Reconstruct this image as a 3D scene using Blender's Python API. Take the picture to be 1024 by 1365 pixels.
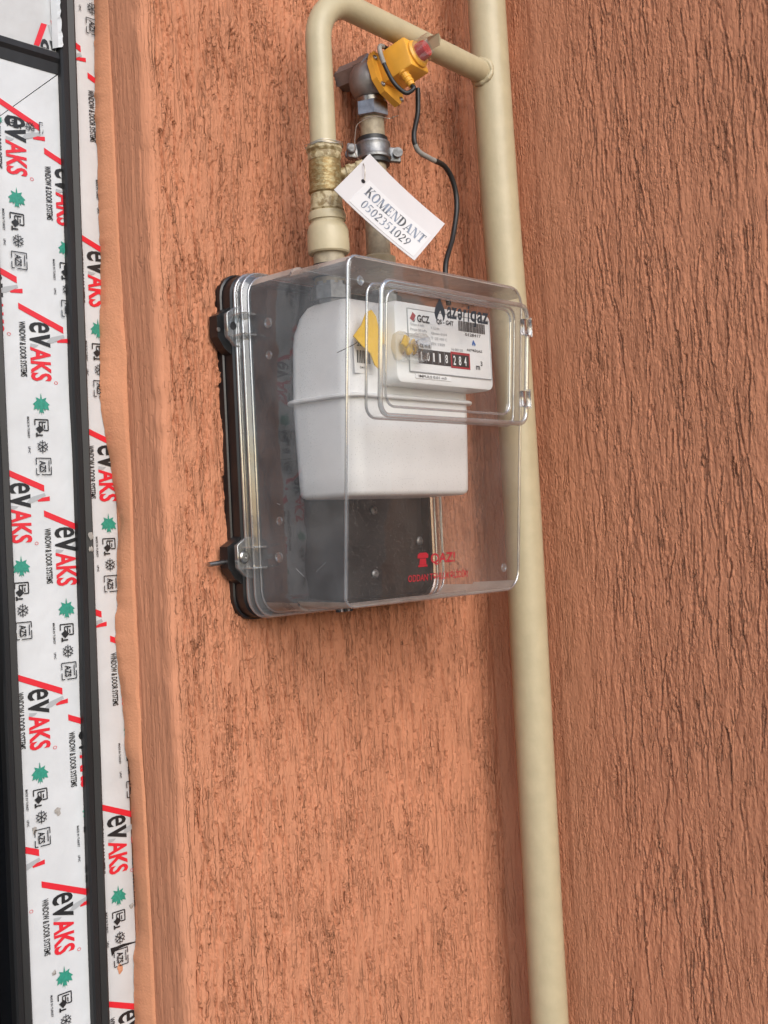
import bpy, bmesh, math, random
import numpy as np
from mathutils import Vector, Matrix

for o in list(bpy.data.objects):
    bpy.data.objects.remove(o)
scene = bpy.context.scene
COL = scene.collection
random.seed(4)

# ------------------------------------------------------------------ camera
# world: X runs along the wall that carries the meter (to the right), Y into that wall (its face is y = 0), Z up
F = 1600.0                      # focal length in pixels of a 1024 x 1365 picture
CX, CY = 512.0, 682.5
ax = np.array([1433., 42., -F]); ax /= np.linalg.norm(ax)
az = np.array([-0.048, 1., 0.]); az[2] = -(az[0]*ax[0] + az[1]*ax[1])/ax[2]; az /= np.linalg.norm(az)
ay = np.cross(az, ax)
RM = np.array([ax, ay, az])
CAM = np.array([-1.029, -1.1788, 1.5])
cam = bpy.data.cameras.new('camera')
cam_o = bpy.data.objects.new('camera', cam)
COL.objects.link(cam_o)
M4 = Matrix([list(RM[i]) + [CAM[i]] for i in range(3)] + [[0, 0, 0, 1]])
cam_o.matrix_world = M4
cam.sensor_fit = 'VERTICAL'
cam.sensor_height = 36.0
cam.lens = 36.0*F/1365.0
cam.clip_start = 0.02
cam.clip_end = 500
scene.camera = cam_o

def P(px, py, y):
    """point of the plane at depth y that stands at this place of the photograph"""
    d = RM @ np.array([(px-CX)/F, -(py-CY)/F, -1.])
    return CAM + d*((y-CAM[1])/d[1])

# ------------------------------------------------------------------ light
SUN_AZ = np.array([-0.35, -0.85])         # where the light comes from, seen from above
SUN_EL = math.radians(33)
world = bpy.data.worlds.new('World'); scene.world = world
world.use_nodes = True
wn = world.node_tree.nodes; wl = world.node_tree.links
sky = wn.new('ShaderNodeTexSky'); sky.sky_type = 'NISHITA'; sky.sun_disc = False
sky.sun_elevation = SUN_EL
sky.sun_rotation = math.atan2(SUN_AZ[0], SUN_AZ[1])
sky.air_density = 1.0; sky.dust_density = 1.5; sky.ozone_density = 0.6
bg = wn['Background']; bg.inputs['Strength'].default_value = 0.15
wl.new(sky.outputs['Color'], bg.inputs['Color'])
sun = bpy.data.lights.new('sun', 'SUN'); sun.energy = 1.2; sun.angle = math.radians(50); sun.color = (1, 0.985, 0.965)
sun_o = bpy.data.objects.new('sun', sun); COL.objects.link(sun_o)
h = SUN_AZ/np.linalg.norm(SUN_AZ)
to_sun = Vector((h[0]*math.cos(SUN_EL), h[1]*math.cos(SUN_EL), math.sin(SUN_EL)))
sun_o.rotation_euler = to_sun.to_track_quat('Z', 'Y').to_euler()
sun_o.location = to_sun*6 + Vector((0, 0, 1.5))
scene.view_settings.view_transform = 'Standard'
scene.view_settings.look = 'None'
scene.view_settings.exposure = 0.60
scene.view_settings.gamma = 1
scene.view_settings.use_curve_mapping = False
scene.render.engine = 'CYCLES'
scene.cycles.use_denoising = True
scene.cycles.max_bounces = 14
scene.cycles.transparent_max_bounces = 24
scene.cycles.transmission_bounces = 12
scene.cycles.diffuse_bounces = 5
scene.cycles.glossy_bounces = 6

# ------------------------------------------------------------------ materials
MATS = {}
def lin(r, g, b):
    f = lambda c: (c/12.92 if c <= 0.04045 else ((c+0.055)/1.055)**2.4)
    return (f(r/255), f(g/255), f(b/255), 1)

def mat(name, col, rough=0.5, metal=0.0, var=0.0, vscale=30.0, bump=0.0, bscale=300.0, bdist=0.001,
        spec=0.5, col2=None, stretch=(1, 1, 1), coat=0.0, fac=(0.35, 0.65), detail=4):
    m = bpy.data.materials.new(name); m.use_nodes = True
    nt = m.node_tree; b = nt.nodes['Principled BSDF']
    b.inputs['Base Color'].default_value = col
    b.inputs['Roughness'].default_value = rough
    b.inputs['Metallic'].default_value = metal
    b.inputs['Specular IOR Level'].default_value = spec
    b.inputs['Coat Weight'].default_value = coat
    tc = nt.nodes.new('ShaderNodeTexCoord'); mp = nt.nodes.new('ShaderNodeMapping')
    mp.inputs['Scale'].default_value = stretch
    nt.links.new(tc.outputs['Object'], mp.inputs['Vector'])
    if var > 0 or col2 is not None:
        n = nt.nodes.new('ShaderNodeTexNoise'); n.inputs['Scale'].default_value = vscale; n.inputs['Detail'].default_value = detail
        nt.links.new(mp.outputs['Vector'], n.inputs['Vector'])
        r = nt.nodes.new('ShaderNodeValToRGB')
        c2 = col2 if col2 is not None else tuple(c*(1-var) for c in col[:3]) + (1,)
        r.color_ramp.elements[0].position = fac[0]; r.color_ramp.elements[1].position = fac[1]
        r.color_ramp.elements[0].color = c2; r.color_ramp.elements[1].color = col
        nt.links.new(n.outputs['Fac'], r.inputs['Fac']); nt.links.new(r.outputs['Color'], b.inputs['Base Color'])
    if bump > 0:
        n2 = nt.nodes.new('ShaderNodeTexNoise'); n2.inputs['Scale'].default_value = bscale; n2.inputs['Detail'].default_value = 3
        nt.links.new(mp.outputs['Vector'], n2.inputs['Vector'])
        bp = nt.nodes.new('ShaderNodeBump'); bp.inputs['Strength'].default_value = bump; bp.inputs['Distance'].default_value = bdist
        nt.links.new(n2.outputs['Fac'], bp.inputs['Height']); nt.links.new(bp.outputs['Normal'], b.inputs['Normal'])
    MATS[name] = m
    return m

def clear_mat(name, tint=(0.93, 0.94, 0.94), ior=1.75, rough=0.03, dust_glare=0.06, specks=0.0, veil=(0.62, 0.6, 0.57)):
    """a thin clear plastic sheet: lets light straight through, mirrors by Fresnel, and carries a film (on left faces also painted reflection) of dust"""
    m = bpy.data.materials.new(name); m.use_nodes = True
    nt = m.node_tree; N = nt.nodes; L = nt.links
    for n in list(N): N.remove(n)
    out = N.new('ShaderNodeOutputMaterial')
    tr = N.new('ShaderNodeBsdfTransparent'); tr.inputs['Color'].default_value = tint + (1,)
    gl = N.new('ShaderNodeBsdfGlossy'); gl.inputs['Roughness'].default_value = rough
    ge = N.new('ShaderNodeNewGeometry')
    dt = N.new('ShaderNodeVectorMath'); dt.operation = 'DOT_PRODUCT'; L.new(ge.outputs['Normal'], dt.inputs[0]); L.new(ge.outputs['Incoming'], dt.inputs[1])
    ab = N.new('ShaderNodeMath'); ab.operation = 'ABSOLUTE'; L.new(dt.outputs['Value'], ab.inputs[0])
    om = N.new('ShaderNodeMath'); om.operation = 'SUBTRACT'; om.inputs[0].default_value = 1.0; L.new(ab.outputs[0], om.inputs[1])
    pw = N.new('ShaderNodeMath'); pw.operation = 'POWER'; pw.inputs[1].default_value = 5.0; L.new(om.outputs[0], pw.inputs[0])
    f0 = ((ior-1)/(ior+1))**2
    sc_ = N.new('ShaderNodeMath'); sc_.operation = 'MULTIPLY_ADD'; sc_.inputs[1].default_value = 1-f0; sc_.inputs[2].default_value = f0; L.new(pw.outputs[0], sc_.inputs[0])
    tc = N.new('ShaderNodeTexCoord')
    wb = N.new('ShaderNodeTexNoise'); wb.inputs['Scale'].default_value = 28; wb.inputs['Detail'].default_value = 1
    L.new(tc.outputs['Object'], wb.inputs['Vector'])
    bp = N.new('ShaderNodeBump'); bp.inputs['Strength'].default_value = 0.10; bp.inputs['Distance'].default_value = 0.004
    L.new(wb.outputs['Fac'], bp.inputs['Height']); L.new(bp.outputs['Normal'], gl.inputs['Normal'])
    mx = N.new('ShaderNodeMixShader'); L.new(sc_.outputs[0], mx.inputs['Fac']); L.new(tr.outputs[0], mx.inputs[1]); L.new(gl.outputs[0], mx.inputs[2])
    df = N.new('ShaderNodeBsdfDiffuse'); df.inputs['Color'].default_value = veil + (1,)
    nz = N.new('ShaderNodeTexNoise'); nz.inputs['Scale'].default_value = 14; nz.inputs['Detail'].default_value = 6
    L.new(tc.outputs['Object'], nz.inputs['Vector'])
    mr = N.new('ShaderNodeMapRange'); mr.inputs['From Min'].default_value = 0.3; mr.inputs['From Max'].default_value = 0.7
    mr.inputs['To Min'].default_value = dust_glare*0.5; mr.inputs['To Max'].default_value = dust_glare*1.5
    L.new(nz.outputs['Fac'], mr.inputs['Value'])
    fac = mr.outputs['Result']
    if specks > 0:
        vo = N.new('ShaderNodeTexVoronoi'); vo.inputs['Scale'].default_value = 420
        L.new(tc.outputs['Object'], vo.inputs['Vector'])
        lt = N.new('ShaderNodeMath'); lt.operation = 'LESS_THAN'; lt.inputs[1].default_value = 0.22
        L.new(vo.outputs['Distance'], lt.inputs[0])
        sepc = N.new('ShaderNodeSeparateColor'); L.new(vo.outputs['Color'], sepc.inputs[0])
        pk = N.new('ShaderNodeMath'); pk.operation = 'GREATER_THAN'; pk.inputs[1].default_value = 0.62
        L.new(sepc.outputs[0], pk.inputs[0])
        mu = N.new('ShaderNodeMath'); mu.operation = 'MULTIPLY'; L.new(lt.outputs[0], mu.inputs[0]); L.new(pk.outputs[0], mu.inputs[1])
        mu2 = N.new('ShaderNodeMath'); mu2.operation = 'MULTIPLY'; L.new(mu.outputs[0], mu2.inputs[0]); mu2.inputs[1].default_value = specks
        ad = N.new('ShaderNodeMath'); ad.operation = 'ADD'; ad.use_clamp = True
        L.new(fac, ad.inputs[0]); L.new(mu2.outputs[0], ad.inputs[1]); fac = ad.outputs[0]
    mx2 = N.new('ShaderNodeMixShader'); L.new(fac, mx2.inputs['Fac']); L.new(mx.outputs[0], mx2.inputs[1]); L.new(df.outputs[0], mx2.inputs[2])
    L.new(mx2.outputs[0], out.inputs['Surface'])
    MATS[name] = m
    return m

TERRA = (0.525, 0.230, 0.131, 1)
def stucco_mat(name, col, groove=1.0, grain=1.0, gz=0.38):
    """sandy mineral render: colour varies a little, the fine scratches and sand grains are relief"""
    m = mat(name, col, 0.9, var=0.09, vscale=5, spec=0.06, stretch=(1, 1, 0.45), detail=7)
    nt = m.node_tree; N = nt.nodes; L = nt.links
    tc = N.new('ShaderNodeTexCoord')
    def noise(scale, st, detail=2.0, vec=None):
        mp = N.new('ShaderNodeMapping'); mp.inputs['Scale'].default_value = st
        L.new(vec if vec is not None else tc.outputs['Object'], mp.inputs['Vector'])
        n = N.new('ShaderNodeTexNoise'); n.inputs['Scale'].default_value = scale; n.inputs['Detail'].default_value = detail
        L.new(mp.outputs['Vector'], n.inputs['Vector']); return n
    def math_(op, a, b=None, c=None, clamp=False):
        q = N.new('ShaderNodeMath'); q.operation = op; q.use_clamp = clamp
        for i, x in enumerate((a, b, c)):
            if x is None: continue
            if isinstance(x, (int, float)): q.inputs[i].default_value = x
            else: L.new(x, q.inputs[i])
        return q.outputs[0]
    # wander of the scratches
    wn_ = noise(75, (1, 1, 0.7), 3)
    sub = N.new('ShaderNodeVectorMath'); sub.operation = 'SUBTRACT'; L.new(wn_.outputs['Color'], sub.inputs[0]); sub.inputs[1].default_value = (0.5, 0.5, 0.5)
    scl = N.new('ShaderNodeVectorMath'); scl.operation = 'MULTIPLY'; L.new(sub.outputs[0], scl.inputs[0]); scl.inputs[1].default_value = (0.0075, 0.0075, 0.0)
    add = N.new('ShaderNodeVectorMath'); add.operation = 'ADD'; L.new(tc.outputs['Object'], add.inputs[0]); L.new(scl.outputs[0], add.inputs[1])
    wv = add.outputs[0]
    def scratches(scale, stz, width, mscale, mlo):
        n = noise(scale, (1, 1, stz), 1.0, wv)
        d = math_('ABSOLUTE', math_('SUBTRACT', n.outputs['Fac'], 0.5))
        line = math_('SUBTRACT', 1.0, math_('DIVIDE', d, width), clamp=True)
        mk = noise(mscale, (1, 1, 0.35), 2.0)
        mm = math_('MULTIPLY', math_('SUBTRACT', mk.outputs['Fac'], mlo), 9.0, clamp=True)
        return math_('MULTIPLY', line, mm)
    s1 = scratches(95, 0.030, 0.021, 26, 0.43)
    s2 = scratches(160, 0.050, 0.024, 40, 0.46)
    g1 = noise(430, (1, 1, gz), 2.0); g2 = noise(170, (1, 1, gz*0.6), 2.0)
    pit = math_('MULTIPLY', math_('SUBTRACT', noise(300, (1, 1, 0.6), 0.0).outputs['Fac'], 0.68), 8.0, clamp=True)
    hgt = math_('MULTIPLY', g1.outputs['Fac'], 1.0*grain)
    hgt = math_('ADD', hgt, math_('MULTIPLY', g2.outputs['Fac'], 0.9*grain))
    pm = noise(11, (1, 1, 0.6), 2.0)          # trowelled smoother patches
    hgt = math_('MULTIPLY', hgt, math_('MULTIPLY_ADD', math_('MULTIPLY', math_('SUBTRACT', pm.outputs['Fac'], 0.40), 5.0, clamp=True), 0.62, 0.38))
    hgt = math_('SUBTRACT', hgt, math_('MULTIPLY', s1, 0.95*groove))
    hgt = math_('SUBTRACT', hgt, math_('MULTIPLY', s2, 0.60*groove))
    hgt = math_('SUBTRACT', hgt, math_('MULTIPLY', pit, 0.40*groove))
    bp = N.new('ShaderNodeBump'); bp.inputs['Strength'].default_value = 1.0; bp.inputs['Distance'].default_value = 0.0030
    L.new(hgt, bp.inputs['Height']); L.new(bp.outputs['Normal'], N['Principled BSDF'].inputs['Normal'])
    return m
stucco_mat('stucco', TERRA, 0.72, 1.0)
stucco_mat('stucco_fine', TERRA, 0.45, 0.85)
stucco_mat('stucco_reveal', (0.56, 0.25, 0.145, 1), 0.3, 0.45, 0.06)
mat('wall_paint', (0.57, 0.258, 0.142, 1), 0.75, var=0.08, vscale=14, bump=0.6, bscale=330, bdist=0.0014, spec=0.2)
mat('cream_paint', (0.47, 0.40, 0.255, 1), 0.40, var=0.09, vscale=40, bump=0.40, bscale=130, bdist=0.0009)
mat('cream_chipped', (0.45, 0.37, 0.22, 1), 0.5, col2=(0.22, 0.155, 0.065, 1), vscale=130, bump=0.9, bscale=190, bdist=0.002, fac=(0.40, 0.54), detail=8)
mat('brass', (0.26, 0.175, 0.07, 1), 0.5, metal=0.6, col2=(0.36, 0.29, 0.15, 1), vscale=110, bump=0.7, bscale=260, bdist=0.0015, fac=(0.40, 0.58), stretch=(1, 1, 2.5))
mat('dark_metal', (0.05, 0.045, 0.04, 1), 0.5, metal=0.4, var=0.4, vscale=90)
mat('galvanised', (0.33, 0.335, 0.34, 1), 0.50, metal=1.0, var=0.35, vscale=110, bump=0.3, bscale=420)
mat('steel', (0.42, 0.415, 0.41, 1), 0.32, metal=1.0, var=0.3, vscale=130)
mat('worn_zinc', (0.26, 0.26, 0.26, 1), 0.6, metal=0.6, var=0.5, vscale=160, bump=0.4, bscale=300)
mat('valve_alloy', (0.30, 0.28, 0.265, 1), 0.42, metal=0.55, var=0.25, vscale=60, bump=0.25, bscale=320)
mat('nipple_paint', (0.38, 0.32, 0.22, 1), 0.5, var=0.3, vscale=120, bump=0.3, bscale=300)
mat('yellow_plastic', (0.74, 0.365, 0.045, 1), 0.38, var=0.10, vscale=60, bump=0.1, bscale=300)
mat('seal_yellow', (0.86, 0.52, 0.025, 1), 0.35)
mat('red_plastic', (0.50, 0.02, 0.018, 1), 0.25, var=0.25, vscale=120)
mat('black_rubber', (0.012, 0.012, 0.012, 1), 0.45, bump=0.25, bscale=200)
mat('grey_cable', (0.30, 0.285, 0.26, 1), 0.5, var=0.3, vscale=60)
mat('black_plastic', (0.011, 0.011, 0.012, 1), 0.34, bump=0.15, bscale=260)
mat('gasket_black', (0.010, 0.010, 0.011, 1), 0.52, var=0.5, vscale=25, bump=0.35, bscale=60, bdist=0.002, stretch=(1, 1, 0.2))
mat('enamel', (0.80, 0.795, 0.78, 1), 0.32, var=0.05, vscale=25, bump=0.12, bscale=45, bdist=0.002)
mat('label_white', (0.80, 0.80, 0.79, 1), 0.45)
mat('paper', (0.63, 0.615, 0.62, 1), 0.3, coat=0.25, var=0.03, vscale=30)
mat('paper_inner', (0.68, 0.675, 0.68, 1), 0.3, coat=0.25)
mat('film', (0.59, 0.60, 0.61, 1), 0.36, var=0.09, vscale=16, bump=0.6, bscale=26, bdist=0.003)
mat('ink_black', (0.012, 0.012, 0.013, 1), 0.45)
mat('ink_red', (0.62, 0.016, 0.028, 1), 0.4)
mat('ink_grey', (0.36, 0.37, 0.38, 1), 0.4)
mat('ink_green', (0.03, 0.27, 0.19, 1), 0.4, var=0.25, vscale=300)
mat('ink_fade', (0.075, 0.08, 0.085, 1), 0.4, col2=(0.24, 0.28, 0.35, 1), vscale=45, fac=(0.42, 0.60))
mat('ink_slate', (0.022, 0.028, 0.036, 1), 0.4)
mat('ink_blue', (0.03, 0.13, 0.40, 1), 0.4)
mat('ink_darkred', (0.36, 0.015, 0.025, 1), 0.4)
mat('glass_dark', (0.004, 0.004, 0.005, 1), 0.06)
mat('paving', (0.15, 0.145, 0.14, 1), 0.85, var=0.35, vscale=3, bump=0.4, bscale=60, bdist=0.004)
mat('mortar_spot', (0.36, 0.33, 0.30, 1), 0.9, var=0.3, vscale=200)
mat('wire', (0.42, 0.38, 0.32, 1), 0.4, metal=0.8)
clear_mat('cover_clear', tint=(0.91, 0.90, 0.893), dust_glare=0.055, specks=0.26, ior=1.52, veil=(0.50, 0.44, 0.40))
clear_mat('cover_side_glare', tint=(0.955, 0.955, 0.955), dust_glare=0.12, specks=0.18, ior=1.7, veil=(0.58, 0.60, 0.62))  # grey veil: some dust plus a painted-in reflection of the white window film
clear_mat('cover_dusty', tint=(0.86, 0.84, 0.82), dust_glare=0.62, specks=0.25, ior=1.5, veil=(0.44, 0.36, 0.31))
clear_mat('clear_bright', tint=(0.86, 0.87, 0.88), dust_glare=0.08, ior=4.0, rough=0.12, veil=(0.75, 0.75, 0.75))
clear_mat('hatch_clear', tint=(0.93, 0.93, 0.93), dust_glare=0.045, specks=0.08, ior=1.6)
clear_mat('clear_edge', tint=(0.88, 0.89, 0.89), dust_glare=0.07, ior=2.2, rough=0.08, veil=(0.7, 0.7, 0.7))
_g = mat('clear_solid', (0.95, 0.95, 0.94, 1), 0.04)
_g.node_tree.nodes['Principled BSDF'].inputs['Transmission Weight'].default_value = 1.0
_g.node_tree.nodes['Principled BSDF'].inputs['IOR'].default_value = 1.46
clear_mat('clear_seal', tint=(0.93, 0.93, 0.92), dust_glare=0.05, ior=2.6, rough=0.06)

# ------------------------------------------------------------------ mesh helpers (each returns verts, faces)
def v3(a): return np.asarray(a, float)

def nrm(a):
    a = v3(a); return a/np.linalg.norm(a)

def basis(d):
    d = nrm(d); up = v3((0, 0, 1)) if abs(d[2]) < 0.9 else v3((1, 0, 0))
    u = nrm(np.cross(up, d)); return u, np.cross(d, u), d

def lathe(p, d, prof, seg=32, cap=True, twist=0.0):
    u, w, d = basis(d); p = v3(p); V = []; Fc = []
    for t, r in prof:
        for k in range(seg):
            a = 2*math.pi*k/seg + twist
            V.append(p + d*t + r*(u*math.cos(a) + w*math.sin(a)))
    for i in range(len(prof)-1):
        for k in range(seg):
            k2 = (k+1) % seg
            Fc.append((i*seg+k, i*seg+k2, (i+1)*seg+k2, (i+1)*seg+k))
    if cap:
        Fc.append(tuple(range(seg-1, -1, -1)))
        n = (len(prof)-1)*seg
        Fc.append(tuple(range(n, n+seg)))
    return V, Fc

def tube(path, r, seg=12, cap=True):
    pts = [v3(p) for p in path]; n = len(pts)
    rs = [r]*n if np.isscalar(r) else list(r)
    V = []; Fc = []
    t0 = nrm(pts[1]-pts[0]); u, w, _ = basis(t0)
    for i in range(n):
        t = nrm(pts[min(i+1, n-1)] - pts[max(i-1, 0)])
        u = u - t*np.dot(u, t); u = u/np.linalg.norm(u); w = np.cross(t, u)
        for k in range(seg):
            a = 2*math.pi*k/seg
            V.append(pts[i] + rs[i]*(u*math.cos(a) + w*math.sin(a)))
    for i in range(n-1):
        for k in range(seg):
            k2 = (k+1) % seg
            Fc.append((i*seg+k, i*seg+k2, (i+1)*seg+k2, (i+1)*seg+k))
    if cap:
        Fc.append(tuple(range(seg-1, -1, -1))); m = (n-1)*seg; Fc.append(tuple(range(m, m+seg)))
    return V, Fc

def spline(pts, n=12):
    """Catmull-Rom through the points"""
    pts = [v3(p) for p in pts]; out = []
    ext = [2*pts[0]-pts[1]] + pts + [2*pts[-1]-pts[-2]]
    for i in range(1, len(ext)-2):
        a, b, c, d = ext[i-1], ext[i], ext[i+1], ext[i+2]
        for k in range(n):
            t = k/n
            out.append(0.5*((2*b) + (c-a)*t + (2*a-5*b+4*c-d)*t*t + (3*b-a-3*c+d)*t**3))
    out.append(pts[-1]); return out

def box(c, s, R=None, bev=0.0, seg=2):
    bm = bmesh.new(); bmesh.ops.create_cube(bm, size=1.0)
    for v in bm.verts: v.co = Vector((v.co.x*s[0], v.co.y*s[1], v.co.z*s[2]))
    if bev > 0: bmesh.ops.bevel(bm, geom=bm.edges[:], offset=bev, segments=seg, affect='EDGES', profile=0.5)
    bm.verts.index_update()
    V = [v3(v.co) for v in bm.verts]; Fc = [tuple(v.index for v in f.verts) for f in bm.faces]; bm.free()
    if R is not None: V = [R @ v for v in V]
    return [v + v3(c) for v in V], Fc

def prism(poly, o, u, w, d0, d1):
    """2-D polygon (a, b) on axes u, w from o, extruded along u x w between d0 and d1"""
    o = v3(o); u = v3(u); w = v3(w); n = np.cross(u, w); k = len(poly)
    V = [o+u*a+w*b+n*d0 for a, b in poly] + [o+u*a+w*b+n*d1 for a, b in poly]
    Fc = [tuple(range(k-1, -1, -1)), tuple(range(k, 2*k))]
    Fc += [(i, (i+1) % k, k+(i+1) % k, k+i) for i in range(k)]
    return V, Fc

def loft(rings, cap0=False, cap1=False, closed=True):
    n = len(rings[0]); V = [v3(p) for r in rings for p in r]; Fc = []
    for i in range(len(rings)-1):
        for k in range(n if closed else n-1):
            k2 = (k+1) % n
            Fc.append((i*n+k, i*n+k2, (i+1)*n+k2, (i+1)*n+k))
    if cap0: Fc.append(tuple(range(n-1, -1, -1)))
    if cap1: m = (len(rings)-1)*n; Fc.append(tuple(range(m, m+n)))
    return V, Fc

def rrect(x0, x1, z0, z1, r, n=6, rr=None):
    """rounded rectangle as list of (x, z)"""
    out = []
    q = r if rr is None else rr
    for cx, cz, a0, e in ((x1-q, z1-q, 0, q), (x0+r, z1-r, 90, r), (x0+r, z0+r, 180, r), (x1-q, z0+q, 270, q)):
        for k in range(n+1):
            a = math.radians(a0 + 90*k/n)
            out.append((cx + e*math.cos(a), cz + e*math.sin(a)))
    return out

TEXT_CACHE = {}
def text2d(s, size=1.0, bold=0.0, shear=0.0):
    key = (s, bold, shear)
    if key not in TEXT_CACHE:
        c = bpy.data.curves.new('t', 'FONT'); c.body = s; c.size = 1.0; c.offset = bold; c.shear = shear
        c.resolution_u = 3
        o = bpy.data.objects.new('t', c); COL.objects.link(o)
        dg = bpy.context.evaluated_depsgraph_get(); dg.update()
        me = bpy.data.meshes.new_from_object(o.evaluated_get(dg))
        V = [(v.co.x, v.co.y) for v in me.vertices]; Fc = [tuple(p.vertices) for p in me.polygons]
        bpy.data.objects.remove(o); bpy.data.curves.remove(c); bpy.data.meshes.remove(me)
        TEXT_CACHE[key] = (np.array(V) if V else np.zeros((0, 2)), Fc)
    V, Fc = TEXT_CACHE[key]
    return V*size, Fc

def text_fit(s, x0, x1, y0, y1, bold=0.0, shear=0.0):
    """text stretched into the given rectangle"""
    V, Fc = text2d(s, 1.0, bold, shear)
    lo = V.min(0); hi = V.max(0)
    V = (V-lo)/(hi-lo)
    V = V*np.array([x1-x0, y1-y0]) + np.array([x0, y0])
    return V, Fc

class MB:
    """collects shapes of several materials into one mesh"""
    def __init__(s): s.V = []; s.F = []; s.M = []; s.mats = []
    def add(s, vf, m):
        V, Fc = vf
        if m not in s.mats: s.mats.append(m)
        k = len(s.V); mi = s.mats.index(m)
        s.V += [tuple(v) for v in V]; s.F += [tuple(i+k for i in f) for f in Fc]; s.M += [mi]*len(Fc)
        return s
    def add2d(s, vf, m, fn):
        V, Fc = vf
        return s.add(([fn(a, b) for a, b in V], Fc), m)
    def build(s, name, parent=None, smooth=True, angle=35, loc=None):
        root = parent
        while root is not None and root.parent is not None: root = root.parent
        off = v3(root.location) if root is not None else (v3(loc) if loc is not None else v3((0, 0, 0)))
        me = bpy.data.meshes.new(name)
        me.from_pydata([tuple(v3(v)-off) for v in s.V], [], s.F)
        for m in s.mats: me.materials.append(MATS[m])
        me.polygons.foreach_set('material_index', s.M)
        if smooth:
            me.polygons.foreach_set('use_smooth', [True]*len(me.polygons))
            me.update()
            me.set_sharp_from_angle(angle=math.radians(angle))
        me.update()
        o = bpy.data.objects.new(name, me); COL.objects.link(o)
        if parent is not None: o.parent = parent
        elif loc is not None: o.location = loc
        return o

def one(name, vf, m, parent=None, smooth=True, angle=35, loc=None):
    return MB().add(vf, m).build(name, parent, smooth, angle, loc)

def tag(o, label, cat, group=None, kind=None):
    if label: o['label'] = label
    if cat: o['category'] = cat
    if group: o['group'] = group
    if kind: o['kind'] = kind
    return o

def thing(name, label, cat, loc, group=None):
    o = bpy.data.objects.new(name, None); COL.objects.link(o)
    o.empty_display_size = 0.05; o.location = tuple(loc)
    return tag(o, label, cat, group)

# ------------------------------------------------------------------ noise for the relief
_rng = np.random.RandomState(7)
_perm = [_rng.rand(256, 256) for _ in range(12)]
def N2(x, y, k=0):
    g = _perm[k % 12]
    xi = np.floor(x).astype(int); yi = np.floor(y).astype(int)
    fx = x-xi; fy = y-yi; fx = fx*fx*fx*(fx*(fx*6-15)+10); fy = fy*fy*fy*(fy*(fy*6-15)+10)
    a = g[xi & 255, yi & 255]; b = g[(xi+1) & 255, yi & 255]; c = g[xi & 255, (yi+1) & 255]; d = g[(xi+1) & 255, (yi+1) & 255]
    return (a*(1-fx)+b*fx)*(1-fy) + (c*(1-fx)+d*fx)*fy - 0.5

def sstep(a, b, x):
    t = np.clip((x-a)/(b-a), 0, 1); return t*t*(3-2*t)

def scratches_on(sc, zc, seed, n, keep, wide=1.0, deep=1.0, even=1.3, long=0.07):
    """height map (len(zc), len(sc)): n single scratches dragged by sand grains, each wandering, hooked and broken off at its own length"""
    rg = np.random.RandomState(seed)
    ds = abs(sc[1]-sc[0]); dz = 0.0018; s0 = sc[0]; sg = 1 if sc[1] > sc[0] else -1
    H = np.zeros((len(zc), len(sc))); Rg = np.zeros_like(H)
    S0 = rg.rand(n)*ds*len(sc); Z0 = rg.rand(n)*(zc[-1]-zc[0])+zc[0]
    ok = N2(S0/0.045, Z0/0.11, 4)*even + 0.62 > rg.rand(n)
    S0 = S0[ok]; Z0 = Z0[ok]; n = len(S0)
    big = rg.rand(n)
    Ln = np.where(big > 1-long, 0.05+0.09*rg.rand(n), 0.012+0.055*rg.rand(n)**1.3)
    Wd = np.where(big > 1-long, 0.0010+0.0006*rg.rand(n), 0.00065+0.0006*rg.rand(n))
    Dp = np.where(big > 1-long, 0.0032+0.0026*rg.rand(n), 0.0014+0.0026*rg.rand(n))
    Wd = Wd*wide; Dp = Dp*deep
    rows = int(0.145/dz)
    x = S0.copy(); slope = rg.randn(n)*0.05
    jump = np.where(rg.rand(n) > 0.6, rg.randn(n)*0.0016, 0)
    x = x - jump
    vd = rg.randn(n); vw = np.clip(rg.randn(n), -1, 1)
    for k in range(rows):
        vd = 0.85*vd + 0.5*rg.randn(n); vw = np.clip(0.85*vw + 0.4*rg.randn(n), -1.2, 1.2)
        t = k*dz/Ln
        live = t < 1
        if not live.any(): break
        z = Z0 - k*dz
        ri = np.searchsorted(zc, z); inb = live & (ri > 0) & (ri < len(zc)-1)
        ri = ri[inb]; xx = x[inb]; w = Wd[inb]*(1+0.3*vw[inb]); d = Dp[inb]*np.clip(1.25-t[inb], 0, 1)**0.6*np.clip(t[inb]*12+0.5, 0, 1)
        d = d*np.clip(1+0.35*vd[inb], 0.2, 1.6)
        c = np.floor(xx/ds).astype(int)
        for o in range(-3, 5):
            ci = c+o; m = (ci >= 0) & (ci < len(sc))
            dist = np.abs(ci*ds-xx)
            v = -d*np.clip(1.35-dist/w, 0, 1)
            np.minimum.at(H, (ri[m], ci[m]), v[m])
            v2 = 0.30*d*np.exp(-((ci*ds-xx-1.9*w)/(0.9*w))**2)
            np.maximum.at(Rg, (ri[m], ci[m]), v2[m])
        x = x + slope*dz + rg.randn(n)*0.00022 + (k < 3)*jump/3.0
        slope = slope*0.97 + rg.randn(n)*0.03
        hop = rg.rand(n) > 0.985
        x = x + hop*rg.randn(n)*0.0014
    return (H + Rg*(H > -0.0004))*keep

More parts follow.
